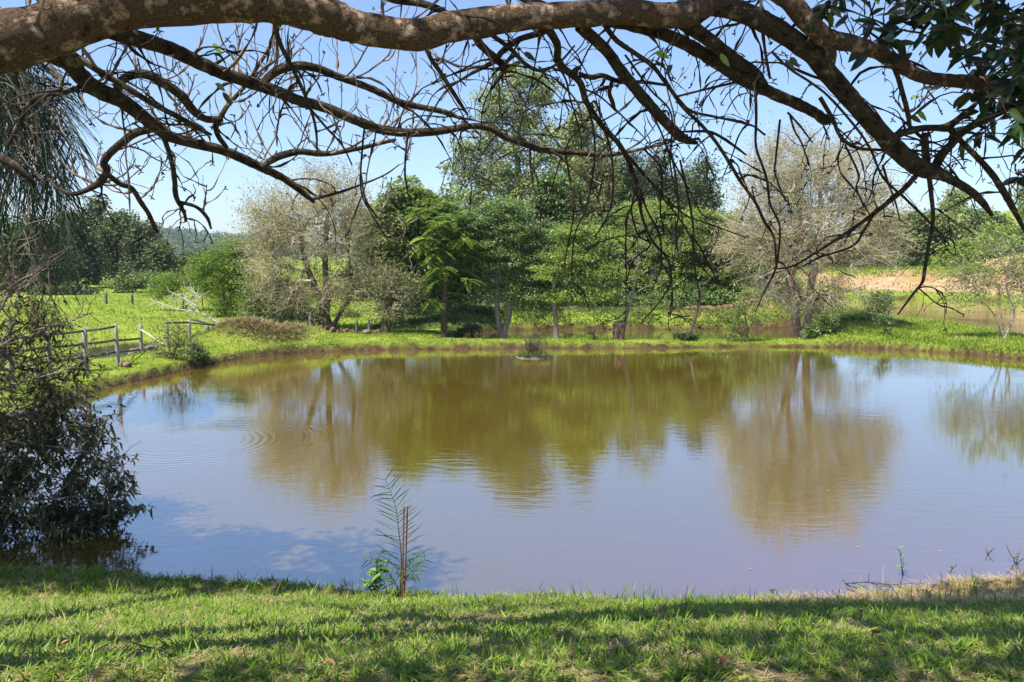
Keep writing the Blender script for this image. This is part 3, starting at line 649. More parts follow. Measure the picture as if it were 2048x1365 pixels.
# --- woods behind the second pond
tree('lime_tree', 'light green spreading tree right of centre behind the second pond', 'tree', 33, 1330,
     [['b', (1330, 600), (1325, 540)]], [(1300, 430, 62, 26), (1365, 450, 62, 30), (1270, 480, 55, 30), (1330, 500, 75, 34), (1395, 500, 46, 34), (1290, 560, 60, 30), (1350, 570, 60, 34)],
     720, 56, .13, .07, .38, 'lime', 'trunk', .13, flat=.4, gap=.35)
tree('dense_green_tree', 'dense mid green tree beside the left side of the bare tree', 'tree', 31, 1430,
     [['b', (1430, 600), (1430, 560)]], [(1425, 450, 50, 30), (1410, 500, 58, 34), (1455, 520, 50, 38), (1420, 560, 62, 34), (1470, 580, 38, 34), (1395, 590, 46, 24)],
     640, 56, .13, .07, .36, 'bright', 'trunk', .13, flat=.45, gap=.3)
tree('dark_crowned_tree', 'tall tree with bright tufted top and dark middle above the forked tree', 'tree', 35, 1112,
     [['b', (1112, 600), (1112, 500), (1112, 420)]], [(1115, 375, 44, 26), (1090, 410, 40, 28), (1135, 410, 40, 32), (1115, 460, 48, 44), (1140, 500, 44, 40), (1080, 470, 34, 40)],
     480, 56, .16, .09, .42, 'deep', 'trunk', .13, flat=.5, gap=.3)
tree('midwood_tree', 'shadowy green tree filling the gap behind the slender grey trunk', 'tree', 34, 1200,
     [['b', (1200, 600), (1200, 540)]], [(1190, 470, 60, 45), (1235, 520, 55, 50), (1170, 550, 60, 45), (1230, 580, 66, 38)], 420, 40, .16, .09, .42, 'midg', 'trunk', .13, flat=.5, gap=.3)
tree('backwood_tree', 'dark tree filling behind the low branch of the forked tree', 'tree', 34, 960,
     [['b', (960, 600), (960, 560)]], [(950, 520, 60, 60), (1010, 570, 70, 45), (900, 590, 60, 36), (960, 600, 70, 28)], 380, 40, .16, .09, .42, 'dark', 'trunk', .13, flat=.6)
def bush(name, label, D, px, blobs, lm, n=110, lpc=30, L=.11, W=.06, cr=.24, group=None, cat='bush', bm='trunk'):
    b = blobs[0]; return tree(name, label, cat, D, px, [['b', (px, b[1]+b[3]*.3), (px, b[1])]], blobs, n, lpc, L, W, cr, lm, bm, .04, group, flat=.6)
UG = 'undergrowth bushes behind the second pond'
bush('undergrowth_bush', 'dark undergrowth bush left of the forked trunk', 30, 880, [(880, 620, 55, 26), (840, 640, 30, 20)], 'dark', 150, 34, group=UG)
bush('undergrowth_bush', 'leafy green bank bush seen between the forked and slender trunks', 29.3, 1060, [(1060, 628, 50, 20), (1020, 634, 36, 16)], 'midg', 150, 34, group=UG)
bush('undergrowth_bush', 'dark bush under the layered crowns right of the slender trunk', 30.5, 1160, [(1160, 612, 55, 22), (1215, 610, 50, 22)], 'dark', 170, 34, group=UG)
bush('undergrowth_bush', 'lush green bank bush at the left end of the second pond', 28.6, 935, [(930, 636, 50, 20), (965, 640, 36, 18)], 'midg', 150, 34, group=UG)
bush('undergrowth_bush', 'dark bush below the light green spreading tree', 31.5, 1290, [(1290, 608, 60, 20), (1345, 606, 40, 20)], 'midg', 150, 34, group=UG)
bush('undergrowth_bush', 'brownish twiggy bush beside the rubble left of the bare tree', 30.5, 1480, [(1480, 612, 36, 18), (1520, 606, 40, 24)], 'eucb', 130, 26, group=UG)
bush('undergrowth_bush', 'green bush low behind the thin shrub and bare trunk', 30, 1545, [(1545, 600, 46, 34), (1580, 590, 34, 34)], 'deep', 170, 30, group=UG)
bush('undergrowth_bush', 'low bush at the foot of the dense mid green tree', 30.2, 1400, [(1400, 606, 50, 22), (1440, 604, 44, 22)], 'deep', 170, 30, group=UG)
bush('bank_weed', 'reddish brown weed clump at the left end of the second pond', 25.6, 945, [(945, 655, 20, 10), (925, 662, 14, 7)], 'eucb', 60, 24, .07, .03, .12, cat='weeds')
# --- eucalyptus and pines farther back
def euc(label, D, px, blobs, lm='euc', n=520, lpc=34, L=.24, W=.10, cr=.55, name='eucalyptus_tree', tr=.28, st=None, grp='tall eucalyptus trees behind the ponds'):
    top = min(b[1] for b in blobs); low = max(b[1]+b[3] for b in blobs)
    return tree(name, label, 'tree', D, px, st or [['b', (px, 560), (px+4, (top+low)/2), (px, top+10)]], blobs, n, lpc, L, W, cr, lm, 'greybark', tr, grp, flat=.7, gap=.5, tip=.02, seg=.9)
euc('tallest grey green eucalyptus towering above the middle of the woods', 55, 1040,
    [(1045, 165, 62, 30), (1000, 200, 46, 34), (1085, 195, 36, 30), (1045, 230, 44, 30), (985, 250, 36, 34), (1085, 265, 40, 30), (1020, 290, 60, 34), (950, 300, 50, 32), (1090, 320, 50, 36), (1000, 350, 70, 36), (930, 345, 44, 30), (1060, 380, 76, 40), (960, 400, 60, 40)], n=1100, st=[['b', (1035, 560), (1040, 400), (1035, 300), (1045, 200)], [(1040, 420), (1000, 340), (960, 300)], [(1040, 380), (1080, 320), (1085, 260)]])
euc('shorter leafy eucalyptus just right of the tallest one', 46, 1170, [(1165, 250, 34, 34), (1140, 275, 30, 26), (1195, 290, 34, 30), (1160, 320, 44, 34), (1205, 340, 40, 36), (1170, 380, 60, 40)], n=420)
euc('brownish eucalyptus with drooping dull foliage below the leafy eucalyptus', 43, 1205, [(1185, 350, 34, 44), (1215, 400, 44, 40), (1180, 430, 50, 40), (1240, 440, 44, 40), (1245, 380, 30, 36)], 'eucb', 420, 40, .26, .12, .7)
euc('blue green pine with narrow crown right of the brownish eucalyptus', 41, 1262, [(1262, 330, 22, 26), (1268, 370, 34, 34), (1265, 420, 40, 44)], 'pine', 300, 44, .17, .07, .48, 'pine_tree', grp='pines behind the lime tree')
euc('pine with a broad blue green crown, second from the left of its row', 42, 1318, [(1318, 320, 30, 24), (1310, 360, 42, 34), (1325, 410, 46, 44), (1310, 460, 46, 44)], 'pine', 360, 44, .17, .07, .48, 'pine_tree', grp='pines behind the lime tree')
euc('smallest pine in the dip between two taller pines', 43, 1366, [(1366, 350, 18, 22), (1366, 390, 30, 34), (1370, 440, 36, 44)], 'pine', 280, 44, .17, .07, .48, 'pine_tree', grp='pines behind the lime tree')
euc('rounded dark pine nearest the bare tree, rightmost of its row', 40, 1410, [(1408, 335, 24, 22), (1405, 370, 36, 34), (1412, 415, 40, 40), (1405, 465, 46, 44)], 'pine', 360, 44, .17, .07, .48, 'pine_tree', grp='pines behind the lime tree')
euc('dull green filling tree low between eucalyptus and pines', 48, 1250, [(1230, 480, 60, 36), (1290, 500, 55, 36), (1180, 500, 50, 36)], 'midg', 300, 34, .26, .13, .6, 'woodland_tree', grp=None)
euc('dull green tree low behind the bright rounded tree', 48, 900, [(900, 430, 50, 34), (860, 470, 60, 44), (940, 470, 60, 44), (780, 520, 70, 50), (880, 540, 70, 40)], 'midg', 380, 34, .26, .13, .6, 'woodland_tree', grp=None)
for nm_, D_, px_, bl_, lm_, lab_ in (('woodland_tree', 40, 1075, [(1080, 500, 60, 50), (1020, 440, 50, 40), (1110, 560, 60, 40)], 'bright', 'green woodland tree showing between the forked tree and the slender trunk'),
        ('woodland_tree', 41, 1350, [(1340, 520, 90, 60), (1280, 460, 60, 44), (1420, 470, 60, 44), (1380, 580, 90, 36)], 'midg', 'broad woodland tree filling behind the light green spreading tree'),
        ('woodland_tree', 38, 1500, [(1500, 560, 60, 50), (1530, 500, 50, 50), (1470, 520, 50, 40)], 'midg', 'woodland tree seen through the left side of the bare tree'),
        ('woodland_tree', 40, 770, [(760, 480, 50, 60), (740, 560, 50, 50), (800, 560, 50, 44)], 'midg', 'green tree filling right behind the pale forked tree'),
        ('woodland_tree', 42, 1215, [(1200, 430, 60, 40), (1240, 400, 40, 34), (1160, 450, 44, 36)], 'eucb', 'brownish woodland tree above the slender grey trunk')):
    euc(lab_, D_, px_, bl_, lm_, 460, 44, .2, .1, .5, nm_, .15, None, None)
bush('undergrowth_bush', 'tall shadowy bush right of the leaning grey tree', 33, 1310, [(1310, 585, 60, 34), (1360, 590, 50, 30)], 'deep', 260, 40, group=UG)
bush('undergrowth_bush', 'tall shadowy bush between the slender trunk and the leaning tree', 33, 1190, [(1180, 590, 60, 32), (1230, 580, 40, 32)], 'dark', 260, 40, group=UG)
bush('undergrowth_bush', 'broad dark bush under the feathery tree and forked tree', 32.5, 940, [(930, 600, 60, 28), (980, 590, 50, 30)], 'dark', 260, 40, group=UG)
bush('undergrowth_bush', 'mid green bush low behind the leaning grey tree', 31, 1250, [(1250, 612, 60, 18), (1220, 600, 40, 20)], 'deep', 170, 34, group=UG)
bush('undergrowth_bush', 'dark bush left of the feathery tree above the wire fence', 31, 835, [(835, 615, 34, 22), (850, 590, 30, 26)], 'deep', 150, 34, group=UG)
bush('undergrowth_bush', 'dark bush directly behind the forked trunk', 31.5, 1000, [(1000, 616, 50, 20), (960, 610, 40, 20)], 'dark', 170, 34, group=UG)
# --- left: pasture bushes, dark row of trees
tree('pasture_tree', 'low bright green spreading bush tree on the pasture above the fence', 'tree', 33, 368,
     [['b', (365, 590), (345, 565)], ['b', (385, 595), (400, 570)]], [(345, 565, 48, 22), (400, 560, 46, 24), (320, 585, 28, 14), (430, 575, 36, 26)], 330, 34, .09, .035, .3, 'pasture', 'palebark', .05, flat=.5)
tree('pasture_tree', 'taller bright green fine leaved tree left of the pale forked tree', 'tree', 30, 452,
     [['b', (450, 610), (445, 560), (440, 520)], ['b', (460, 600), (480, 550)]], [(440, 520, 48, 26), (470, 495, 40, 22), (410, 530, 36, 26), (480, 540, 46, 34), (430, 565, 50, 26), (480, 590, 34, 26), (455, 610, 40, 22)], 560, 40, .09, .035, .3, 'pasture', 'palebark', .08, flat=.5)
tree('leafy_shrub', 'tall soft green shrub standing behind the dry grass mound', 'bush', 25.4, 552,
     [['b', (550, 640), (545, 600)]], [(545, 580, 46, 42), (510, 600, 34, 36), (580, 600, 40, 40), (560, 640, 50, 26), (520, 640, 36, 20)], 420, 30, .08, .045, .24, 'midg', 'trunk', .06, flat=.8)
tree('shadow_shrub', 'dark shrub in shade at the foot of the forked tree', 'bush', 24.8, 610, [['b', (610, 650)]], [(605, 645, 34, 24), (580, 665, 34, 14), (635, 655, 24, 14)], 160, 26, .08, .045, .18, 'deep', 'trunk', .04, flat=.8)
tree('pond_bush', 'yellowish green bush on a rotten stump at the left pond edge', 'bush', 18.3, 340,
     [['b', (340, 715), (338, 695)], ['b', (350, 700), (360, 680)]], [(338, 700, 20, 26), (352, 682, 20, 20), (328, 715, 14, 14), (368, 695, 14, 14), (342, 722, 16, 12), (335, 665, 12, 12)], 80, 9, .055, .028, .13, 'eucb', 'stump', .035, twigs=1, twl=.3, leafshare=.9, tip=.004)
tree('pond_bush', 'smaller darker bush right of the stump bush at the pond edge', 'bush', 18.9, 395,
     [['b', (394, 715), (393, 700)]], [(392, 708, 22, 22), (385, 690, 12, 12), (402, 722, 16, 10)], 100, 18, .055, .03, .12, 'deep', 'trunk', .03, tip=.004)
DR = 'dark trees in a row at the far side of the left pasture'
def darktree(label, D, px, blobs, lm='euc', n=300, nm='dark_tree'):
    return tree(nm, label, 'tree', D, px, [['b', (px, 540), (px, blobs[0][1])]], blobs, n, 32, .28, .13, .6, lm, 'trunk', .2, DR, flat=.75, tip=.02, seg=.8, gap=.3)
darktree('tall feathery tree sticking up highest beside the palm fronds', 60, 196, [(192, 415, 20, 18), (185, 440, 30, 22), (200, 470, 36, 36), (190, 520, 46, 46)], 'pine', 340)
darktree('dark green round topped tree right of the highest feathery one', 58, 243, [(243, 445, 28, 20), (235, 480, 36, 36), (250, 530, 42, 42)], 'pine', 340)
darktree('dark green tree, second from the right of the row', 57, 290, [(285, 465, 26, 22), (290, 500, 36, 36), (285, 545, 42, 32)], 'pine', 320)
darktree('rightmost lowest dark tree of the row ending at the far valley', 56, 328, [(320, 505, 20, 24), (322, 540, 30, 32), (300, 560, 36, 18)], 'pine', 260)
darktree('broad dark tree behind the palm fronds near the left edge', 50, 60, [(60, 480, 70, 50), (20, 520, 70, 50), (110, 530, 60, 46), (50, 560, 80, 30)], 'dark', 460)
darktree('dark tree between the palm fronds and the feathery tree', 54, 140, [(145, 470, 34, 44), (150, 530, 46, 46)], 'dark', 320)
darktree('dark tree cut by the left edge of the view', 52, -70, [(-60, 480, 80, 60), (-80, 540, 90, 40)], 'dark', 300)
bush('hedge_bush', 'green roadside bush below the dark tree row with pale leaves', 48, 250, [(250, 570, 36, 14), (290, 560, 30, 14)], 'midg', 130, 26, .2, .1, .45)
bush('hedge_bush', 'shadowy hedge bush left of the far pasture opening', 46, 150, [(150, 585, 40, 20), (100, 590, 40, 20)], 'dark', 150, 26, .2, .1, .45)
bush('hedge_bush', 'bluish green bush in the gap below the far hills', 60, 410, [(400, 520, 50, 16), (450, 515, 40, 16), (370, 535, 40, 16), (410, 555, 60, 26)], 'pine', 260, 26, .26, .13, .6)
bush('hedge_bush', 'green bush seen through the fork of the pale tree', 30, 625, [(625, 625, 30, 16), (700, 640, 24, 14)], 'bright', 110, 24)
# --- right background
RG = 'bushes and trees behind the lake'
def rb(label, D, px, blobs, lm, n=300, cat='tree', nm='hill_tree'):
    return tree(nm, label, cat, D, px, [['b', (px, blobs[-1][1]), (px, blobs[0][1])]], blobs, n, 30, .30, .15, .62, lm, 'trunk', .15, RG, flat=.65, tip=.02, seg=.8, gap=.2)
rb('light green tree right behind the bare tree crown', 60, 1770, [(1765, 450, 46, 26), (1790, 490, 50, 34), (1750, 525, 50, 26)], 'midg', 420)
rb('dense green tree left of the hanging branch', 60, 1835, [(1835, 445, 48, 24), (1825, 485, 54, 36), (1835, 522, 50, 24)], 'midg', 420)
rb('dark rounded tree behind the slope with deep shade below', 60, 1885, [(1890, 455, 44, 26), (1895, 490, 48, 32), (1880, 522, 44, 22)], 'euc', 400)
rb('bluish green broad tree under the lone feathery tree', 70, 1940, [(1935, 440, 52, 24), (1955, 466, 54, 30), (1980, 450, 40, 24)], 'midg', 420)
rb('lone feathery tree standing above the hillside bushes', 84, 1914, [(1912, 395, 22, 16), (1905, 412, 24, 14), (1920, 430, 20, 14)], 'euc', 160)
rb('yellow green bush on the top of the sandy slope', 60, 2010, [(2005, 476, 50, 22), (1970, 490, 40, 20), (2050, 474, 44, 26)], 'lime', 340, 'bush', 'slope_bush')
rb('yellow green bush at the left foot of the sandy slope', 56, 1925, [(1925, 505, 36, 20), (1900, 524, 28, 14)], 'lime', 200, 'bush', 'slope_bush')
rb('low dark bush at the foot of the trees behind the red bank', 58, 1850, [(1850, 532, 34, 14), (1810, 538, 38, 14), (1770, 545, 40, 14)], 'dark', 200, 'bush', 'slope_bush')
rb('tall tree cut by the right edge of the view', 90, 2052, [(2052, 390, 20, 24), (2060, 430, 26, 26)], 'euc', 130)
rb('dark thicket low behind the trunk of the bare tree', 60, 1690, [(1690, 530, 60, 30), (1640, 545, 60, 30), (1730, 550, 46, 20)], 'dark', 300, 'bush', 'slope_bush')
rb('green tree seen through the twigs of the bare tree', 66, 1600, [(1600, 520, 80, 50), (1540, 520, 60, 50), (1680, 500, 60, 30)], 'midg', 420)

# ------------------------------------------------------------------ far hills
def hills():
    xs = np.linspace(-900, 1000, 180); ys = np.linspace(330, 900, 50); A, B = np.meshgrid(xs, ys)
    az = A/B
    prof = 13+2.5*np.sin(az*9+1)+1.5*np.sin(az*23)+9*np.exp(-((az-.75)/.25)**2)
    z = -2+prof*sstep(360, 640, B)*(1+.1*np.sin(A*.02))
    n = len(xs); i, j = np.meshgrid(np.arange(len(ys)-1), np.arange(n-1), indexing='ij'); b = i*n+j
    F = np.stack([b, b+1, b+n+1, b+n], -1).reshape(-1, 4)
    m, nt, o = nmat('hill_cover'); geo = N(nt, 'ShaderNodeNewGeometry')
    a = N(nt, 'ShaderNodeTexNoise'); a.inputs['Scale'].default_value = .012; a.inputs['Detail'].default_value = 6; nt.links.new(geo.outputs['Position'], a.inputs[0])
    r = ramp(nt, [(.4, (.035, .065, .03)), (.56, (.05, .09, .035)), (.60, (.20, .24, .10)), (.66, (.34, .26, .15))]); nt.links.new(a.outputs[0], r.inputs[0])
    p = N(nt, 'ShaderNodeBsdfPrincipled'); p.inputs['Roughness'].default_value = 1; nt.links.new(r.outputs[0], p.inputs['Base Color']); nt.links.new(p.outputs[0], o.inputs[0])
    tagit(obj('hills', mesh_np('hills', np.stack([A.ravel(), B.ravel(), z.ravel()], 1), [F], m, None, True)), kind='structure')
    # far woods
    g = Geo(); nT = 5200; x = rng.uniform(-420, 620, nT); y = rng.uniform(400, 680, nT)
    k = (wob(x, y, 38, 2) > -.2) & (np.abs(x/y) < .8) & ((x/y < -.28) | (x/y > .45)); x, y = x[k], y[k]
    az = x/y; prof = 13+2.5*np.sin(az*9+1)+1.5*np.sin(az*23)+9*np.exp(-((az-.75)/.25)**2)
    z = -2+prof*sstep(360, 640, y)*(1+.1*np.sin(x*.02)); c = np.stack([x, y, z], 1); n = len(c)
    h = rng.uniform(5, 10, n); cc = np.repeat(c, 6, 0)+np.stack([rng.normal(0, 1.6, n*6), rng.normal(0, 1.6, n*6), np.tile(np.linspace(.25, 1, 6), n)*np.repeat(h, 6)], 1)
    g.add(*leaf_cloud(cc, 14, 1.7, 1.3, 1.8, .8, .6)); o = g.build('far_woods', M['pine']); tagit(o, 'distant wooded hillsides fading into blue beyond the valley', 'woods', kind='stuff')
hills()
# trees on the right far slope
# ------------------------------------------------------------------ fences, stump, rubble, logs
def post_geo(g, b, h, w, tilt=(0, 0), d=None):
    d = d or w; n = 5; z = np.linspace(0, 1, n); V = []; 
    for i, t in enumerate(z):
        c = b+np.array([tilt[0]*t*h, tilt[1]*t*h, t*h]); s = 1-.06*t+rng.uniform(-.04, .04)
        for x, y in ((-1, -1), (1, -1), (1, 1), (-1, 1)): V.append(c+np.array([x*w*.5*s, y*d*.5*s, 0 if i < n-1 else rng.uniform(-.02, .01)]))
    F = [[4*i+k, 4*i+(k+1) % 4, 4*i+4+(k+1) % 4, 4*i+4+k] for i in range(n-1) for k in range(4)]+[[4*n-4, 4*n-3, 4*n-2, 4*n-1]]
    g.add(np.array(V), np.array(F))
def rail_geo(g, a, b_, hgt, th, sag=.0):
    n = 6; t = np.linspace(0, 1, n)[:, None]; c = a+(b_-a)*t+np.array([0, 0, -1.0])*np.sin(t*math.pi)*sag
    d = unit((b_-a)[None])[0]; s = unit(np.cross(d, [0, 0, 1.0])[None])[0]; V = []
    for i in range(n):
        hh = hgt*(1+rng.uniform(-.06, .06))
        for x, z in ((-1, -1), (1, -1), (1, 1), (-1, 1)): V.append(c[i]+s*x*th*.5+np.array([0, 0, z*hh*.5]))
    F = [[4*i+k, 4*i+(k+1) % 4, 4*i+4+(k+1) % 4, 4*i+4+k] for i in range(n-1) for k in range(4)]+[[0, 3, 2, 1], [4*n-4, 4*n-3, 4*n-2, 4*n-1]]
    g.add(np.array(V), np.array(F))
def wooden_fence():
    root = empty('wooden_fence', P(232, 726, 17.1), 'weathered post and rail fence beside the puddle, half hidden by the left shrub', 'fence')
    posts = [(232, 648, 17.1, .06), (280, 648, 19.3, .065), (168, 656, 16.2, .075), (95, 662, 15.4, .065), (18, 664, 14.8, .07), (-60, 668, 14.3, .07)]
    for px, top, D, w in posts:
        t = P(px, top, D); zb = gz(t[0], D)-.1; g = Geo(); post_geo(g, np.array([t[0], D, zb]), t[2]-zb, w, (rng.uniform(-.02, .02), 0)); g.build('post', M['fencewood'], root)
    off = np.array([0, -.055, 0])
    for row in ([(-60, 683, 14.3), (18, 677, 14.8), (95, 669, 15.4), (168, 662, 16.2), (232, 653, 17.1)],
                [(-60, 716, 14.3), (18, 704, 14.8), (95, 694, 15.4), (168, 688, 16.2), (232, 680, 17.1), (280, 677, 19.3)],
                [(-60, 746, 14.3), (18, 738, 14.8), (95, 724, 15.4), (168, 714, 16.2), (232, 704, 17.1), (280, 699, 19.3), (318, 693, 20.3)]):
        for a, b_ in zip(row[:-1], row[1:]):
            g = Geo(); k = off if a[2] < 17 else off*.3; rail_geo(g, P(*a)+off, P(*b_)+(off if b_[2] < 17.2 else off*.6), .048, .022, .012); g.build('rail', M['railwood'], root)
    g = Geo(); q = walk(P(282, 660, 19.2)[None], np.array([[1.0, 0, -.6]]), 1, np.array([.1]), 0, 0)
    a, b_ = P(282, 660, 19.15), P(328, 690, 18.9); pts = np.linspace(a, b_, 5)[None]; g.add(*tubes(pts, np.full((1, 5), .022), 6)); g.build('brace', M['palewood'], root)
wooden_fence()
def corner_fence():
    root = empty('broken_fence', P(333, 690, 20.4), 'short broken fence corner with two slipped rails by the dry mound', 'fence')
    for px, top, D in ((333, 642, 20.4), (378, 641, 21.4), (414, 649, 21.6)):
        t = P(px, top, D); zb = gz(t[0], D)-.1; g = Geo(); post_geo(g, np.array([t[0], D, zb]), t[2]-zb, .07); g.build('post', M['fencewood'], root)
    for a, b_ in (((333, 646, 20.35), (378, 645, 21.3)), ((378, 645, 21.3), (432, 650, 21.5)), ((384, 638, 21.25), (428, 650, 21.35))):
        g = Geo(); rail_geo(g, P(*a)+np.array([0, -.06, 0]), P(*b_)+np.array([0, -.06, 0]), .055, .03); g.build('rail', M['railwood'], root)
corner_fence()
def post_thing(px, top, D, w, label, group, mat='fencewood', tilt=0):
    t = P(px, top, D); zb = gz(t[0], D)-.1; g = Geo(); b_ = np.array([t[0]-tilt*(t[2]-zb), D, zb])
    post_geo(g, b_, t[2]-zb, w, (tilt, 0)); o = g.build('fence_post', M[mat], None, origin=b_); o.location = b_
    tagit(o, label, 'fence post', group)
WG = 'posts of the wire fence between pond strip and pasture'
post_thing(620, 630, 24.2, .08, 'pale upright post standing just left of the forked trunk', WG)
post_thing(713, 637, 23.6, .075, 'darkest post nearest the pond, right of the forked trunk', WG, 'railwood')
post_thing(738, 638, 24.4, .075, 'brown post between the darkest post and the small yellowish tree', WG)
post_thing(765, 634, 25.0, .07, 'thin post touching the left side of the small tree trunk', WG)
post_thing(791, 635, 26.4, .07, 'pale post just right of the small tree trunk', WG)
post_thing(830, 634, 28.0, .06, 'thin dark post farther back between small tree and feathery tree', WG, 'railwood')
FG = 'old posts standing out in the far pasture'
post_thing(211.5, 585, 37.5, .09, 'lone thick post out in the far pasture', FG, 'railwood')
post_thing(263, 588, 37.2, .07, 'taller of the two joined dark posts in the far pasture', FG, 'railwood')
post_thing(265.5, 592, 37.6, .06, 'shorter stub leaning on the dark pasture post', FG, 'railwood', .05)
post_thing(190, 586, 39.5, .04, 'thin grey stake left of the lone thick pasture post', FG)
post_thing(404, 592, 36, .05, 'thin reddish stake right of the low spreading bush', FG, 'rust')
def low_rail():
    root = empty('low_rail', P(600, 654, 24.9), 'pale horizontal rail low behind the forked tree', 'rail')
    g = Geo(); rail_geo(g, P(583, 652, 24.9), P(655, 655, 24.9), .05, .04); g.build('bar', M['palewood'], root)
    for x in (592, 645):
        g = Geo(); t = P(x, 655, 24.95); zb = gz(t[0], 24.95)-.05; post_geo(g, np.array([t[0], 24.95, zb]), t[2]-zb, .05); g.build('support', M['railwood'], root)
low_rail()
def lump(g, c, r, sq=.7, sub=2, seed=0):
    import bmesh
    bm = bmesh.new(); bmesh.ops.create_icosphere(bm, subdivisions=sub, radius=1)
    V = np.array([v.co[:] for v in bm.verts]); F = np.array([[v.index for v in f.verts] for f in bm.faces]); bm.free()
    k = np.array([1+.28*mnoise.noise(Vector(v)*1.7+Vector((seed, 0, 0)))+.12*mnoise.noise(Vector(v)*4+Vector((seed, 5, 0))) for v in V])
    V = np.sign(V)*np.abs(V)**.8*k[:, None]*np.array([1, .8, sq])
    a = rng.uniform(0, 6.28); R = np.array([[math.cos(a), -math.sin(a), 0], [math.sin(a), math.cos(a), 0], [0, 0, 1]])
    g.add((V@R.T)*r+c, F)
def pile(name, label, cat, spots, n, r0, r1, mat, group=None):
    c0 = np.array([spots[0][0], spots[0][1], 0]); c0[2] = gz(c0[0], c0[1])
    g = Geo()
    for i in range(n):
        s = spots[i % len(spots)]; x = s[0]+rng.normal(0, s[2]); y = s[1]+rng.normal(0, s[2]*.5); r = rng.uniform(r0, r1)
        lump(g, np.array([x, y, gz(x, y)+r*.25+rng.uniform(0, s[3])]), r, .7, 1, i)
    o = g.build(name, M[mat], None, origin=c0); o.location = c0; tagit(o, label, cat, group, 'stuff')
def xyat(px, D): return P(px, 660, D)[0]
pile('brick_rubble', 'heap of broken reddish bricks at the foot of the forked tree', 'rubble', [(xyat(640, 24.2), 24.2, .22, .18)], 60, .05, .11, 'rubble')
pile('brick_rubble', 'small scatter of broken bricks right of the forked tree', 'rubble', [(xyat(690, 24.3), 24.3, .18, .06)], 22, .05, .09, 'rubble')
pile('brick_rubble', 'long low strip of red rubble beyond the second pond near the bare tree', 'rubble', [(xyat(px, 29.6), 29.6, .35, .04) for px in range(1400, 1640, 18)], 260, .05, .12, 'rubble')
def stone(px, D, r, label, mat='stone', sq=.7, grp=None):
    x = xyat(px, D); c = np.array([x, D, gz(x, D)+r*.3]); g = Geo(); lump(g, c, r, sq, 3, px); o = g.build('rock', M[mat], None, True, origin=c); o.location = c; tagit(o, label, 'rock', grp)
stone(272, 19.4, .20, 'dark flat rock at the edge of the puddle right of the tall post', 'stone', .5)
stone(300, 19.6, .16, 'smaller dark rock beside the puddle under the pale brace', 'stone', .5)
stone(245, 17.0, .13, 'low brown rock at the base of the tall fence post', 'rubble', .45)
stone(733, 23.6, .16, 'dark mossy rock left of the small yellowish tree', 'stone', .6)
stone(756, 23.8, .12, 'brownish rock against the small yellowish tree trunk', 'rubble', .7)
def stump():
    b0 = base_at(1238, 23.45); root = empty('tree_stump', b0, 'square dark brown stump at the water beside the leaning grey tree', 'stump')
    n = 24; hs = [0, .12, .32, .52, .58]; V = []
    for i, h in enumerate(hs):
        for k in range(n):
            a = k*2*math.pi/n; r = .155*(1/max(abs(math.cos(a)), abs(math.sin(a))))**.75*(1+.10*math.exp(-h/.08))*(1+.05*math.sin(a*5+h*6)+rng.uniform(-.02, .02))
            V.append(b0+np.array([r*math.cos(a), r*math.sin(a), h+(.03*math.sin(a*2) if i == len(hs)-1 else 0)]))
    V.append(b0+np.array([0, 0, .56]))
    V = np.array(V); F = np.array([[i*n+k, i*n+(k+1) % n, (i+1)*n+(k+1) % n, (i+1)*n+k] for i in range(len(hs)-1) for k in range(n)])
    T = np.array([[(len(hs)-1)*n+k, (len(hs)-1)*n+(k+1) % n, len(hs)*n] for k in range(n)])
    g = Geo(); g.add(V, F); g.F.append(T); g.build('bark', M['stump'], root)
stump()
def fallen():
    b0 = base_at(442, 24); b0 = np.array([xyat(442, 24), 24, gz(xyat(442, 24), 24)])
    root = empty('fallen_branch', b0, 'bare pale dead branch leaning left from the bushes over the pasture', 'branch')
    g = Geo()
    pl = [[(442, 648), (425, 640), (405, 628), (385, 622), (370, 625)], [(405, 628), (380, 610), (372, 596)], [(388, 622), (395, 600), (410, 588)], [(385, 622), (350, 618), (320, 606), (300, 598)], [(392, 612), (376, 602), (360, 592), (345, 586)], [(395, 604), (392, 590), (380, 580)]]
    for k, p_ in enumerate(pl):
        c_ = catmull(np.array([P(x, y, 24-.1*k) for x, y in p_]), 5); r = np.linspace(.045 if k == 0 else .02, .008, len(c_))
        g.add(*tubes(c_[None], r[None], 7))
        st = c_[rng.integers(2, len(c_), 10)]; w = walk(st, rng.normal(size=(10, 3))+np.array([-.3, 0, .2]), 5, rng.uniform(.05, .11, 10), .3, np.zeros(3)); g.add(*tubes(w, np.tile(np.linspace(.009, .004, 6), (10, 1)), 4))
    g.build('wood', M['palewood'], root, True)
fallen()
# plank on the far beach
def plank():
    x = xyat(1800, 58); c = np.array([x, 58, gz(x, 58)+.2]); g = Geo(); V, F = box_geo(c, np.array([1.3, .3, .25]), np.array([-.1, .5, 0]), np.array([0, 0, .05])); g.add(V, F)
    o = g.build('plank', M['fencewood'], None, origin=c); o.location = c; tagit(o, 'grey wooden ramp plank on the far bank below the dark bushes', 'plank')
plank()
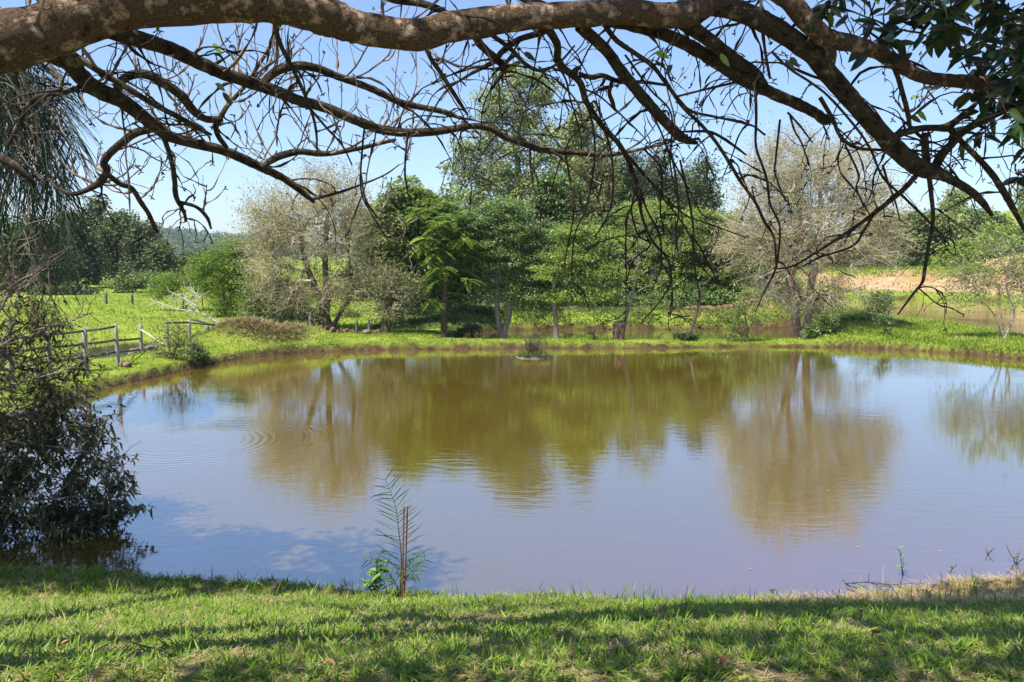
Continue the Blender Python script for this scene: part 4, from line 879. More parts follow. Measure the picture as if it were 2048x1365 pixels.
# island
def island():
    c = G(1066, 715); root = empty('grassy_islet', c, 'tiny islet with dry grass tuft standing in the pond', 'islet')
    g = Geo(); lump(g, c+np.array([0, 0, -.03]), .44, .22, 3, 4); g.build('soil', M['stone'], root, True)
    g = Geo(); n = 1100; a = rng.uniform(0, 6.28, n); r = .40*np.sqrt(rng.random(n)); x = c[0]+r*np.cos(a); y = c[1]+r*.8*np.sin(a)
    g.add(*blades(x, y, np.full(n, .04), rng.uniform(.08, .28, n), np.full(n, .013), np.abs(rng.normal(.7, .3, n)), np.abs(rng.normal(.4, .3, n)), rng.uniform(.2, 1, n), (0, .5, 1), (.9, 1, .1))); g.build('tuft', M['bankweed'], root)
    g = Geo(); n = 150; st = c+np.stack([rng.normal(.02, .12, n), rng.normal(0, .1, n), np.full(n, .05)], 1)
    w = walk(st, rng.normal(size=(n, 3))*.35+np.array([0, 0, 1]), 5, rng.uniform(.05, .14, n), .16, np.zeros(3)); g.add(*tubes(w, np.tile(np.linspace(.006, .003, 6), (n, 1)), 3)); g.build('dry_stems', M['trunk'], root)
island()
# ------------------------------------------------------------------ near bank plants
def seedling():
    b0 = np.array([xyat(803, 5.75), 5.75, 0]); b0[0] = P(800, 1170, 5.75)[0]; b0[2] = gz(b0[0], b0[1])
    root = empty('palm_seedling', b0, 'young feathery palm seedling with one tall upright frond at the water edge', 'palm')
    D = 5.75
    fr = [([(800, 1170), (803, 1120), (797, 1060), (790, 1010), (770, 960)], .30, 26), ([(795, 1175), (780, 1150), (762, 1130), (735, 1120)], .15, 10), ([(803, 1172), (825, 1140), (850, 1120)], .15, 10), ([(800, 1172), (812, 1150), (838, 1150)], .14, 8), ([(797, 1172), (770, 1160), (745, 1158)], .14, 8)]
    for k, (pl, LL, nl) in enumerate(fr):
        c_ = catmull(np.array([P(x, y, D-.02*k) for x, y in pl]), 8); c_[0] = b0
        g = Geo(); g.add(*tubes(c_[None], np.linspace(.006, .0015, len(c_))[None], 5))
        ii = np.linspace(3, len(c_)-1, nl).astype(int); tg = unit(np.gradient(c_, axis=0))[ii]; t = np.linspace(0, 1, nl)
        for s in (-1, 1):
            sd = unit(np.cross(tg, np.array([0, -1.0, .1])))*s; d = unit(sd*.95+tg*(.55+.25*rng.random((nl, 1)))+rng.normal(size=(nl, 3))*.12)
            wd = unit(np.cross(d, np.array([0, 1.0, .5]))+rng.normal(size=(nl, 3))*.3)
            g.add(*strips(c_[ii], d, wd, LL*(1-.45*t)*rng.uniform(.75, 1.1, nl), rng.uniform(.005, .010, nl), np.tile([0, 0, -.15], (nl, 1))+rng.normal(size=(nl, 3))*.12, (0, .3, .7, 1), (.6, 1, .8, .05), np.clip(.3+.6*t*rng.random(nl), 0, 1)))
        g.build('frond', M['seedpalm'], root)
seedling()
def herb(name, label, px, pyb, D, hgt, nleaf, L, W, mat, lean=0, cat='weed', st=3, leafon=.35, grp=None, zb=None):
    b0 = P(px, pyb, D); b0[2] = gz(b0[0], b0[1]) if zb is None else zb
    root = empty(name, b0, label, cat, grp)
    w = walk(np.tile(b0, (st, 1)), np.tile([lean, 0, 1.0], (st, 1))+rng.normal(size=(st, 3))*.22, 8, np.full(st, hgt/8)*rng.uniform(.6, 1, st), .12, np.zeros(3))
    g = Geo(); g.add(*tubes(w, np.tile(np.linspace(.0045, .0018, 9), (st, 1)), 5)); g.build('stem', M['twig'], root, True)
    lo = int(9*leafon); base = w[:, lo:].reshape(-1, 3); base = base[rng.integers(0, len(base), nleaf)]
    az = rng.uniform(0, 6.28, nleaf); d = unit(np.stack([np.cos(az), np.sin(az), rng.uniform(-.1, .9, nleaf)], 1)); sd = unit(np.cross(d, [0, 0, 1.0])+rng.normal(size=(nleaf, 3))*.2)
    g = Geo(); g.add(*strips(base, d, sd, L*rng.uniform(.6, 1.2, nleaf), W*rng.uniform(.8, 1.2, nleaf), np.tile([0, 0, -.3], (nleaf, 1)), (0, .25, .55, .8, 1), (.15, .9, 1, .55, .05), rng.random(nleaf), .25)); g.build('leaves', M[mat], root)
herb('leafy_weed', 'bright broad leaved weed growing against the palm seedling', 755, 1168, 5.7, .36, 60, .085, .028, 'weed', -.15, st=5)
herb('leafy_weed', 'small weed sprig on the grass edge left of the palm seedling', 520, 1160, 6.0, .10, 7, .04, .02, 'weed', st=1)
herb('leafy_weed', 'small two leaved weed on the shore right of the seedling', 1350, 1205, 6.0, .09, 6, .04, .018, 'weed', st=1)
herb('leafy_weed', 'bushy weed at the shore below the muddy shallows', 1550, 1212, 5.95, .13, 14, .045, .02, 'weed', st=2)
herb('water_weed', 'tallest olive leaved water weed among the bare twigs', 1805, 1183, 6.45, .32, 16, .06, .016, 'weed', -.35, st=2, leafon=.6, zb=-.05)
herb('water_weed', 'reddish withered weed at the water edge left of the twigs', 1662, 1200, 6.1, .12, 12, .05, .012, 'deadleaf', st=2)
herb('water_weed', 'small green leaved weed in shallow water near right edge', 1895, 1180, 6.5, .13, 8, .04, .015, 'weed', st=1, zb=-.02)
herb('water_weed', 'withered weed tuft standing in water close to the right edge', 2030, 1165, 6.7, .22, 16, .045, .012, 'eucb', st=3, zb=-.02)
herb('water_weed', 'dark thin weed in the shallows left of the right edge tuft', 1972, 1155, 6.9, .10, 8, .03, .01, 'dark', st=2, zb=-.02)
def rods():
    b0 = P(803, 1165, 5.68); b0[2] = gz(b0[0], b0[1])-.05
    for k, (tx, ty, dd, lab) in enumerate(((808, 1014, 0, 'left of two rusty iron rods stuck beside the palm seedling'), (815, 1013, .03, 'right of two rusty iron rods stuck beside the palm seedling'))):
        t = P(tx, ty, 5.68+dd); b1 = b0+np.array([.004*k+.008*k, dd, 0]); n = 40
        pts = np.linspace(b1, t, n)[None]; r = .0052+.0009*(np.arange(n) % 2)
        g = Geo(); g.add(*tubes(pts, r[None], 8)); c = t; d = unit(np.random.default_rng(k).normal(size=(8, 3)))
        g.add(*tubes(np.stack([t, t+np.array([0, 0, .0005])])[None], np.array([[.006, .0001]]), 8))
        o = g.build('iron_rod', M['rust'], None, True, origin=b1); o.location = b1; tagit(o, lab, 'rod', 'rusty rods by the palm seedling')
rods()
def sticks():
    def stick(label, pl, r0, r1, mat='twig', side=6, zoff=0):
        if mat == 'palewood': side = 0
        c_ = np.array(pl); c_ = catmull(c_, 6); g = Geo(); n = len(c_)
        g.add(*tubes(c_[None], (np.linspace(r0, r1, n)*(1+.12*rng.normal(size=n)))[None], 6))
        if side:
            st = c_[rng.integers(2, n, side)]; d = unit(c_[-1]-c_[0])*.7+rng.normal(size=(side, 3))*.6; d[:, 2] = np.abs(d[:, 2])*.4
            w = walk(st, d, 5, rng.uniform(.02, .05, side), .2, np.zeros(3)); g.add(*tubes(w, np.tile(np.linspace(r1*1.1, r1*.6, 6), (side, 1)), 4))
        o = g.build('stick', M[mat], None, True, origin=c_[0]); o.location = c_[0]; tagit(o, label, 'stick')
    def GZ(x, y, z): return G(x, y, z)
    stick('long arched bare twig lying over the shallow water at right', [GZ(1690, 1168, .02), GZ(1730, 1165, .05), GZ(1790, 1172, .05), GZ(1825, 1188, .0)], .004, .003)
    stick('bare forked twig below the arched one in the shallows', [GZ(1692, 1170, .02), GZ(1725, 1180, .02), GZ(1775, 1190, .02), GZ(1822, 1185, .02)], .004, .003)
    stick('short slanted twig crossing the shallows near the shore', [GZ(1752, 1172, .03), GZ(1768, 1182, .01), GZ(1784, 1194, .0)], .003, .002)
    stick('thin upright pale reed stem in the shallow water', [GZ(1766, 1172, 0), GZ(1766, 1172, 0)+np.array([-.005, 0, .08]), GZ(1766, 1172, 0)+np.array([-.004, 0, .17])], .003, .002, 'palewood', 0)
    stick('dark submerged twig at the shore in the middle', [GZ(1040, 1190, .0), GZ(1070, 1192, .01), GZ(1100, 1198, .0), GZ(1120, 1202, -.01)], .004, .003, 'twig', 5)
    p = [G(232, 1310, .85), G(265, 1312, .93), G(300, 1330, .96), G(325, 1350, .97), G(345, 1375, 1.0)]
    p = [np.array([q[0], q[1], gz(q[0], q[1])+.055]) for q in p]
    stick('curved bare stick lying on the lawn in the lower left corner', p, .0025, .004, 'twig', 0)
sticks()
def litter():
    spots = [(1745, 1265, 'large dark red dead leaf on the shaded lawn at right', .08), (1755, 1290, 'pale curled dead leaf under the red one', .05), (670, 1330, 'pinkish dead leaf on the lawn bottom centre left', .04), (1440, 1330, 'tan curled dead leaf on the shaded lawn bottom centre right', .05), (120, 1290, 'small brown leaf on the sunlit lawn at left', .035), (1220, 1290, 'brown dead leaf in the middle of the lawn', .04), (1910, 1225, 'dry tan leaf on the straw at right', .045)]
    for px, py, lab, s in spots:
        q = G(px, py, .4)
        for _ in range(12): q = G(px, py, gz(q[0], q[1])+.05)
        g = Geo(); a = rng.uniform(0, 6.28); d = np.array([[math.cos(a), math.sin(a), .15]]); sd = unit(np.cross(d, [0, 0, 1.0]))
        g.add(*strips(np.array([q]), unit(d), sd, np.array([s]), np.array([s*.55]), np.array([[0, 0, .35]]), (0, .15, .4, .65, .85, 1), (.08, .7, 1, .85, .45, .03), np.array([rng.random()]), .45))
        o = g.build('dead_leaf', M['deadleaf'], None, origin=q); o.location = q; tagit(o, lab, 'leaf', 'dead leaves on the lawn')
    fl = [(1653, 983, 'yellow leaf floating in the reflection of the bare tree'), (1713, 1094, 'reddish floating leaf near the lower edge of the bare tree reflection'), (383, 1022, 'pale speck leaf floating in the open water at left'), (1880, 1103, 'pale leaf afloat near the right edge'), (1497, 1138, 'tiny dark leaf afloat in the middle right')]
    for px, py, lab in fl:
        q = G(px, py, .004); g = Geo(); a = rng.uniform(-.6, .6); d = np.array([[math.cos(a), math.sin(a), 0.0]]); sd = np.cross(d, [0, 0, 1.0])
        g.add(*strips(np.array([q]), d, sd, np.array([.035]), np.array([.014]), np.array([[0, 0, .12]]), (0, .2, .5, .8, 1), (.1, .9, 1, .6, .05), np.array([.75]), .2))
        o = g.build('floating_leaf', M['deadleaf'], None, origin=q); o.location = q; tagit(o, lab, 'leaf', 'leaves floating on the pond')
litter()
# ------------------------------------------------------------------ palm at left
def palm():
    D = 12.4; b0 = np.array([P(-150, 600, D)[0], D, 0]); b0[2] = gz(b0[0], D)
    cr = P(-110, 90, D); root = empty('palm_tree', b0, 'tall palm whose long drooping fronds hang down along the left edge', 'palm')
    c_ = catmull(np.array([b0, b0+np.array([.05, 0, 2.2]), cr]), 12); g = Geo(); r = .14+.012*(np.arange(len(c_)) % 2); r[0] = .22; g.add(*tubes(c_[None], r[None], 12)); g.build('trunk', M['greybark'], root, True)
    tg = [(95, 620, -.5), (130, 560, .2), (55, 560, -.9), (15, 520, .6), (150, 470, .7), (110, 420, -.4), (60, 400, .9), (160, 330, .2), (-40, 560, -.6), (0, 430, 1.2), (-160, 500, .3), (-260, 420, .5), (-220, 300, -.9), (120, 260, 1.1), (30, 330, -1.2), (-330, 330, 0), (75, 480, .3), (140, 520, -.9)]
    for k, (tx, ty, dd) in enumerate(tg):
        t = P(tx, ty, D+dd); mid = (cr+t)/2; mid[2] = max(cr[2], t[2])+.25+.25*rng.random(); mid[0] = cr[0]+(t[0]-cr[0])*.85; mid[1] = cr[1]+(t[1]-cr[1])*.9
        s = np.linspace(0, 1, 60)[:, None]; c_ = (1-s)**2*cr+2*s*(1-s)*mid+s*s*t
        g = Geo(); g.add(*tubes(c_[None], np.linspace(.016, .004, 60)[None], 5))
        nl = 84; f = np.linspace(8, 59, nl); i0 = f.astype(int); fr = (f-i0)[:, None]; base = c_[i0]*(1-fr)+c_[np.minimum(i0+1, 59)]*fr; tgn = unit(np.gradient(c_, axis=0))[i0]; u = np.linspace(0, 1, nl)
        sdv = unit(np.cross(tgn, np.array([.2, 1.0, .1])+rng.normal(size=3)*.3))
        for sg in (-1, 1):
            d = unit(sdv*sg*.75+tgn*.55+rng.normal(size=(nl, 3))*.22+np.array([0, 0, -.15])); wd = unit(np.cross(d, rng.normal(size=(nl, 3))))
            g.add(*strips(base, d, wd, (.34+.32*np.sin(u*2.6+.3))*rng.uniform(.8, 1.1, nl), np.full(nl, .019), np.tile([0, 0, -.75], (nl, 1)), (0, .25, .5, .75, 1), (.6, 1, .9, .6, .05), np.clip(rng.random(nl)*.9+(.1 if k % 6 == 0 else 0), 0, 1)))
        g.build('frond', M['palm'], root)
palm()
# ------------------------------------------------------------------ shrub at left
def leftshrub():
    D = 7.5; b0 = np.array([-5.4, 7.3, 0]); b0[2] = gz(b0[0], b0[1])
    root = empty('overhanging_shrub', b0, 'large shrub with drooping olive leaves hanging over the water at left', 'shrub')
    bl = [(230, 960, 30, 50), (170, 850, 40, 40), (150, 760, 40, 50), (40, 640, 90, 60), (60, 720, 110, 70), (30, 800, 130, 80), (90, 790, 70, 50), (90, 880, 110, 60), (150, 940, 80, 50, .1), (60, 980, 120, 70), (190, 1000, 60, 45), (120, 1050, 110, 50), (20, 1070, 110, 60), (-60, 850, 100, 200), (-40, 600, 80, 90), (200, 1075, 45, 35)]
    att = crown_points(bl, D, 640, .55, .75, .9); att[:, 2] = np.maximum(att[:, 2], .12)
    ws = [np.array([b0, b0+np.array([.25, .1, .9]), P(-20, 760, D), P(30, 640, D)]), np.array([b0, b0+np.array([.4, 0, .5]), P(20, 930, D), P(110, 960, D)]), np.array([b0, b0+np.array([.2, .2, .8]), P(-30, 850, D), P(80, 820, D)])]
    pos, par, stm, tips = skeleton(ws, att, .14, .22, .0); cnt = np.zeros(len(pos)); cnt[tips] = 1
    for k in range(len(pos)-1, 0, -1): cnt[par[k]] += cnt[k]
    r = np.where(stm, .004*np.maximum(cnt, 1)**.42, .0028*np.maximum(cnt, 1)**.42)
    g = Geo(); g.add(*seg_geo(pos, par, r, stm, 8)); g.build('stem', M['greybark'], root, True)
    st = pos[np.repeat(tips, 3)]; d = rng.normal(size=st.shape)*.8+np.array([.35, -.1, .1]); w = walk(st, d, 5, rng.uniform(.03, .07, len(st)), .25, np.array([0, 0, -.02]))
    g = Geo(); g.add(*seg_geo(pos, par, r, ~stm, 5)); g.add(*tubes(w, np.tile(np.linspace(.0025, .0013, 6), (len(st), 1)), 4)); g.build('twigs', M['trunk'], root, True)
    # leaves
    low = np.clip((P(0, 900, D)[2]-w[:, 2, 2])/1.2+.62, .22, 1.0)
    base = w[:, 1:].reshape(-1, 3); pr = np.repeat(low, 5); base = np.repeat(base, 3, 0); pr = np.repeat(pr, 3); k = rng.random(len(base)) < pr*(1.0+.5*wob(base[:, 0]*3, base[:, 2]*3, .8, 2)); base = base[k]; n = len(base)
    az = rng.uniform(0, 6.28, n); dz = rng.uniform(-1.1, .45, n); d = unit(np.stack([np.cos(az), np.sin(az), dz], 1)); sd = unit(np.cross(d, [0, 0, 1.0])+rng.normal(size=(n, 3))*.5)
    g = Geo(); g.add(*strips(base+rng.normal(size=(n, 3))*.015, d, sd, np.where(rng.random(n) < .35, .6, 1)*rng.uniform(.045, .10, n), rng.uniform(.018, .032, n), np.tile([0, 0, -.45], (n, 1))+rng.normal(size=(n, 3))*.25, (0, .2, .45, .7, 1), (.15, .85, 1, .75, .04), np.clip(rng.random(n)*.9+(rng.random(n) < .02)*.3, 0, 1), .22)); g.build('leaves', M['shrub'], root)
    g = Geo()
    for pl in ([(-10, 600), (40, 560), (75, 545), (95, 520)], [(-20, 620), (30, 585), (70, 560), (82, 530)], [(-10, 700), (30, 675), (90, 655), (150, 640), (185, 625)], [(-10, 640), (25, 560), (30, 500), (60, 440)], [(0, 780), (60, 760), (140, 735), (200, 700)], [(-20, 990), (80, 1000), (190, 985), (262, 950)], [(-10, 880), (80, 890), (180, 905), (240, 930)]):
        c_ = catmull(np.array([P(x+rng.normal(0, 2), y, D-.3) for x, y in pl]), 6); g.add(*tubes(c_[None], np.linspace(.010, .003, len(c_))[None], 6))
        st = c_[rng.integers(2, len(c_), 16)]; w = walk(st, rng.normal(size=(16, 3))*.6+np.array([.3, 0, .5]), 6, rng.uniform(.03, .06, 16), .22, np.array([0, 0, .03])); g.add(*tubes(w, np.tile(np.linspace(.004, .0018, 7), (16, 1)), 4))
    g.build('bare_stems', M['paletwig'], root, True)
leftshrub()

# ------------------------------------------------------------------ overhanging tree
def overhang():
    tb = np.array([-4.4, 1.5, 0]); tb[2] = gz(tb[0], tb[1])-.05
    root = empty('overhanging_tree', tb, 'big gnarled tree whose thick limb and bare twiggy branches arch across the top', 'tree')
    def limb(name, pl, mat, lump_=.10, sides=18, m=7, close=True):
        """pl: (px, py, width_px, D)"""
        a = np.array([list(P(p[0], p[1], p[3]))+[p[2]*.5*p[3]/FOC] for p in pl]) if not isinstance(pl, np.ndarray) else pl
        c_ = catmull(a, m); pts, r = c_[:, :3], np.abs(c_[:, 3])
        L = np.concatenate([[0], np.cumsum(np.linalg.norm(np.diff(pts, axis=0), axis=1))])
        V, F = tubes(pts[None], r[None], sides); cen = np.repeat(pts, sides, 0); rr = np.repeat(r, sides)
        k = np.array([mnoise.noise(Vector(v*(1/max(.03, q*1.6)))) + .5*mnoise.noise(Vector(v*(1/max(.012, q*.6)))) for v, q in zip(V, rr)])
        V = cen+(V-cen)*(1+lump_*k)[:, None]
        # ragged end cap
        e = pts[-1]+(pts[-1]-pts[-2])*.3; n0 = len(V); V = np.vstack([V, e]); T = np.array([[n0-sides+i, n0-sides+(i+1) % sides, n0] for i in range(sides)])
        g = Geo(); g.add(V, F); g.F.append(T)
        return g.build(name, M[mat], root, True), pts, r
    # trunk out of frame at left and the great limb
    a0 = P(0, 85, 2.75); r0 = 57*2.75/FOC
    pre = np.array([[tb[0], tb[1], tb[2], .34], [tb[0]+.05, tb[1]+.02, tb[2]+.5, .25], [tb[0]+.2, tb[1]+.1, tb[2]+1.3, .21], [-3.4, 1.95, 2.75, .17], [-2.5, 2.4, a0[2]-.30, .125], [a0[0], a0[1], a0[2], r0]])
    limb('trunk', pre, 'limb', .1, 24)
    A = [(0, 85, 114, 2.75), (100, 60, 100, 2.8), (200, 22, 96, 2.85), (300, 4, 94, 2.9), (450, -2, 92, 3.0), (560, 2, 84, 3.05), (640, 28, 78, 3.1), (700, 50, 64, 3.15), (780, 67, 60, 3.2), (840, 70, 60, 3.22), (900, 54, 58, 3.25), (960, 46, 56, 3.3), (1050, 34, 50, 3.35), (1150, 30, 48, 3.4), (1250, 24, 48, 3.45), (1320, 32, 46, 3.5), (1375, 28, 50, 3.55), (1416, 14, 38, 3.6)]
    B = [(1375, 26, 46, 3.55), (1416, 12, 38, 3.6), (1480, 24, 38, 3.62), (1540, 51, 39, 3.65), (1622, 106, 38, 3.7), (1656, 147, 37, 3.75), (1707, 205, 35, 3.8), (1758, 262, 34, 3.85), (1793, 300, 36, 3.9), (1837, 335, 34, 3.95), (1872, 346, 28, 3.98), (1895, 356, 19, 4.0), (1937, 380, 16, 4.05), (1964, 404, 14, 4.1), (1984, 432, 7, 4.12)]
    C = [(1480, -60, 40, 3.6), (1567, -7, 38, 3.6), (1594, 20, 38, 3.6), (1622, 51, 38, 3.62), (1656, 78, 37, 3.65), (1707, 88, 31, 3.7), (1758, 106, 28, 3.75), (1810, 137, 27, 3.8), (1854, 156, 24, 3.85), (1930, 164, 26, 3.9), (2048, 175, 28, 4.0), (2160, 180, 26, 4.1)]
    C2 = [(1650, 75, 30, 3.65), (1662, 110, 22, 3.68), (1652, 145, 26, 3.75)]
    Dl = [(1205, 38, 24, 3.5), (1262, 52, 22, 3.6), (1330, 70, 24, 3.7), (1399, 103, 26, 3.8), (1451, 137, 26, 3.85), (1492, 161, 26, 3.9), (1540, 185, 22, 3.95), (1587, 205, 22, 4.0), (1622, 222, 20, 4.02), (1650, 240, 20, 4.05), (1660, 246, 9, 4.06)]
    D2 = [(1358, 38, 32, 3.6), (1416, 79, 26, 3.7), (1468, 120, 26, 3.8), (1509, 147, 22, 3.9), (1530, 178, 18, 3.95)]
    E = [(1159, 52, 24, 3.5), (1214, 103, 22, 3.6), (1245, 147, 22, 3.68), (1289, 198, 21, 3.76), (1323, 236, 20, 3.82), (1357, 270, 20, 3.88), (1372, 280, 17, 3.9), (1395, 287, 6, 3.92)]
    F_ = [(1091, 50, 17, 3.5), (1114, 89, 15, 3.6), (1118, 127, 14, 3.65), (1159, 164, 13, 3.7), (1173, 205, 12, 3.8), (1203, 250, 11, 3.85), (1244, 298, 10, 3.9), (1275, 373, 9, 4.0), (1284, 433, 6, 4.0), (1306, 484, 5, 4.0), (1337, 522, 4.5, 4.0), (1344, 580, 3.5, 4.0), (1340, 634, 3, 4.0)]
    Gb = [(150, 35, 32, 2.9), (240, 68, 32, 3.1), (291, 82, 30, 3.2), (342, 99, 28, 3.3), (393, 123, 27, 3.4), (445, 147, 25, 3.5), (496, 164, 24, 3.6), (547, 181, 23, 3.7), (599, 202, 21, 3.8), (650, 216, 20, 3.9), (724, 246, 19, 4.0), (765, 260, 18, 4.1), (817, 266, 17, 4.2), (885, 262, 15, 4.3), (940, 253, 13, 4.35), (978, 257, 13, 4.4), (1015, 277, 12, 4.45), (1056, 291, 12, 4.5), (1090, 301, 12, 4.55), (1152, 306, 10, 4.6), (1207, 311, 9, 4.7), (1262, 303, 7, 4.75), (1330, 287, 5, 4.8), (1375, 270, 4, 4.85)]
    H = [(40, 60, 36, 2.95), (96, 104, 36, 3.1), (137, 124, 35, 3.2), (161, 152, 35, 3.25), (191, 178, 32, 3.3), (240, 200, 30, 3.4), (274, 224, 27, 3.5), (308, 252, 25, 3.6), (342, 274, 22, 3.7), (393, 288, 20, 3.8), (445, 301, 19, 3.9), (486, 318, 19, 4.0), (530, 339, 17, 4.1), (565, 356, 15, 4.2), (599, 380, 13, 4.25), (628, 405, 7, 4.3)]
    H2 = [(522, 336, 12, 4.05), (554, 315, 15, 4.1), (599, 304, 13, 4.2), (650, 308, 11, 4.3), (714, 298, 9, 4.4), (790, 280, 7, 4.5)]
    H3 = [(620, 400, 6, 4.28), (650, 393, 6, 4.35), (700, 378, 5, 4.4), (765, 352, 3.5, 4.5), (800, 330, 2.5, 4.5)]
    I_ = [(105, 80, 15, 3.0), (150, 112, 13, 3.05), (205, 147, 13, 3.1), (257, 178, 12, 3.15), (308, 209, 11, 3.2), (359, 236, 11, 3.25), (405, 262, 9, 3.3), (423, 270, 5, 3.3)]
    J = [(232, 186, 16, 3.4), (246, 160, 17, 3.45), (270, 149, 17, 3.5), (298, 151, 18, 3.55), (335, 171, 18, 3.6), (366, 195, 18, 3.65), (387, 222, 16, 3.7), (411, 238, 14, 3.75), (441, 240, 14, 3.8)]
    J2 = [(437, 242, 12, 3.8), (447, 225, 10, 3.8), (455, 212, 9, 3.82), (479, 185, 8, 3.85), (500, 160, 8, 3.88), (513, 137, 8, 3.9), (537, 99, 7, 3.95), (561, 48, 7, 4.0)]
    J3 = [(436, 240, 11, 3.8), (432, 256, 11, 3.8), (438, 276, 10, 3.82), (454, 296, 8, 3.85)]
    K = [(306, 258, 15, 3.62), (274, 265, 16, 3.65), (246, 284, 15, 3.7), (219, 308, 15, 3.75), (208, 326, 15, 3.78), (214, 342, 15, 3.8), (202, 363, 15, 3.85), (186, 374, 12, 3.88), (165, 384, 10, 3.9), (144, 388, 9, 3.92), (113, 376, 7, 3.95), (100, 360, 6, 4.0), (76, 352, 5, 4.02), (72, 300, 4, 4.05), (60, 250, 3, 4.1)]
    K2 = [(210, 345, 11, 3.8), (240, 368, 10, 3.85), (263, 377, 10, 3.9), (281, 404, 10, 3.95), (297, 428, 9, 4.0), (310, 456, 8, 4.05), (316, 466, 7, 4.06)]
    L_ = [(325, 268, 10, 3.68), (342, 318, 10, 3.72), (349, 359, 10, 3.76), (352, 393, 10, 3.8), (366, 421, 8, 3.82), (373, 441, 4, 3.84)]
    L2 = [(356, 404, 7, 3.8), (393, 414, 7, 3.85), (414, 435, 7, 3.9), (424, 458, 4, 3.92)]
    Mb = [(525, 170, 15, 3.65), (545, 148, 16, 3.7), (588, 132, 17, 3.75), (633, 137, 16, 3.8), (667, 150, 15, 3.85), (700, 162, 14, 3.9), (748, 180, 14, 3.95), (793, 202, 13, 4.0), (834, 213, 12, 4.05), (878, 222, 11, 4.1), (905, 230, 10, 4.15), (920, 238, 4, 4.15)]
    Nb = [(547, 38, 9, 3.1), (561, 89, 9, 3.15), (585, 137, 8, 3.2), (609, 188, 7, 3.3), (626, 233, 6, 3.4), (633, 270, 5, 3.5), (634, 305, 3, 3.5)]
    N2 = [(618, 215, 5, 3.35), (650, 253, 5, 3.4), (684, 291, 4, 3.5), (705, 330, 3, 3.5)]
    O = [(849, 90, 10, 3.25), (862, 118, 9, 3.3), (875, 137, 9, 3.35), (899, 174, 9, 3.4), (919, 205, 8, 3.45), (936, 231, 4, 3.5)]
    Pb = [(943, 62, 16, 3.35), (962, 90, 15, 3.4), (981, 109, 15, 3.45), (1003, 127, 15, 3.5), (1015, 137, 17, 3.52), (1022, 141, 12, 3.53)]
    Q = [(1110, 50, 14, 3.45), (1084, 65, 13, 3.5), (1039, 79, 12, 3.55), (1005, 103, 12, 3.6), (990, 122, 11, 3.65), (971, 133, 9, 3.7), (935, 152, 6, 3.75), (890, 185, 4, 3.8), (850, 250, 3, 3.85)]
    Q2 = [(975, 64, 9, 3.35), (1022, 99, 9, 3.45), (1050, 128, 8, 3.5), (1084, 142, 6, 3.55), (1121, 123, 5, 3.6), (1149, 92, 4, 3.65)]
    R = [(1207, 48, 10, 3.5), (1234, 82, 10, 3.55), (1279, 113, 9, 3.6), (1306, 133, 9, 3.65), (1330, 164, 8, 3.7), (1361, 205, 8, 3.75), (1385, 224, 6, 3.8), (1440, 236, 5, 3.85), (1500, 250, 3, 3.9)]
    R2 = [(1159, 150, 10, 3.7), (1185, 155, 11, 3.72), (1205, 152, 11, 3.75), (1241, 164, 9, 3.8), (1290, 165, 7, 3.85), (1340, 172, 5, 3.9)]
    R3 = [(1225, 160, 8, 3.78), (1219, 185, 8, 3.8), (1224, 202, 9, 3.82), (1229, 217, 6, 3.84)]
    S = [(1348, 195, 4, 3.7), (1416, 178, 5, 3.75), (1478, 164, 5, 3.85)]
    T = [(1775, 285, 18, 3.85), (1795, 270, 15, 3.88), (1815, 264, 14, 3.9), (1844, 257, 13, 3.95), (1885, 255, 13, 4.0), (1910, 244, 13, 4.0), (1932, 225, 12, 4.02), (1950, 209, 9, 4.05), (1975, 170, 8, 4.1)]
    T2 = [(1892, 252, 10, 4.0), (1923, 284, 11, 4.05), (1957, 318, 12, 4.1), (1985, 350, 13, 4.12), (2005, 380, 14, 4.14), (2022, 410, 13, 4.16), (2046, 455, 8, 4.2), (2070, 500, 5, 4.25)]
    U = [(1854, 345, 18, 3.97), (1852, 320, 15, 3.97), (1850, 290, 14, 4.0), (1851, 266, 11, 4.0)]
    U2 = [(1870, 335, 18, 4.0), (1885, 308, 18, 4.02), (1904, 288, 15, 4.05), (1930, 262, 13, 4.1), (1981, 235, 13, 4.15), (2048, 205, 12, 4.2), (2120, 190, 11, 4.2)]
    Vb = [(1858, 350, 11, 3.98), (1862, 385, 9, 4.0), (1866, 430, 8, 4.02), (1863, 460, 8, 4.04), (1854, 510, 7, 4.06), (1848, 550, 7, 4.08), (1844, 566, 6, 4.1), (1825, 590, 5, 4.1), (1796, 629, 3, 4.12)]
    W = [(1832, 352, 11, 3.96), (1803, 383, 10, 3.98), (1752, 424, 9, 4.0), (1707, 457, 7, 4.05), (1639, 501, 5, 4.1), (1587, 532, 4, 4.12), (1550, 539, 3, 4.15)]
    W2 = [(1750, 424, 6, 4.0), (1730, 460, 5, 4.0), (1706, 492, 4.5, 4.05), (1640, 515, 3, 4.1), (1590, 540, 2, 4.1)]
    Xv = [(1640, 195, 9, 3.85), (1666, 240, 8, 3.85), (1676, 265, 7, 3.85), (1695, 287, 7, 3.85), (1718, 297, 7, 3.88), (1752, 300, 6, 3.9), (1830, 302, 5, 3.95), (1900, 303, 4, 4.0)]
    Yv = [(1545, 105, 5, 3.6), (1580, 137, 5, 3.62), (1649, 185, 5, 3.65), (1707, 250, 5, 3.7), (1741, 298, 5, 3.75), (1765, 356, 5, 3.8), (1813, 400, 5, 3.85), (1875, 462, 4, 3.9), (1898, 491, 3, 3.95)]
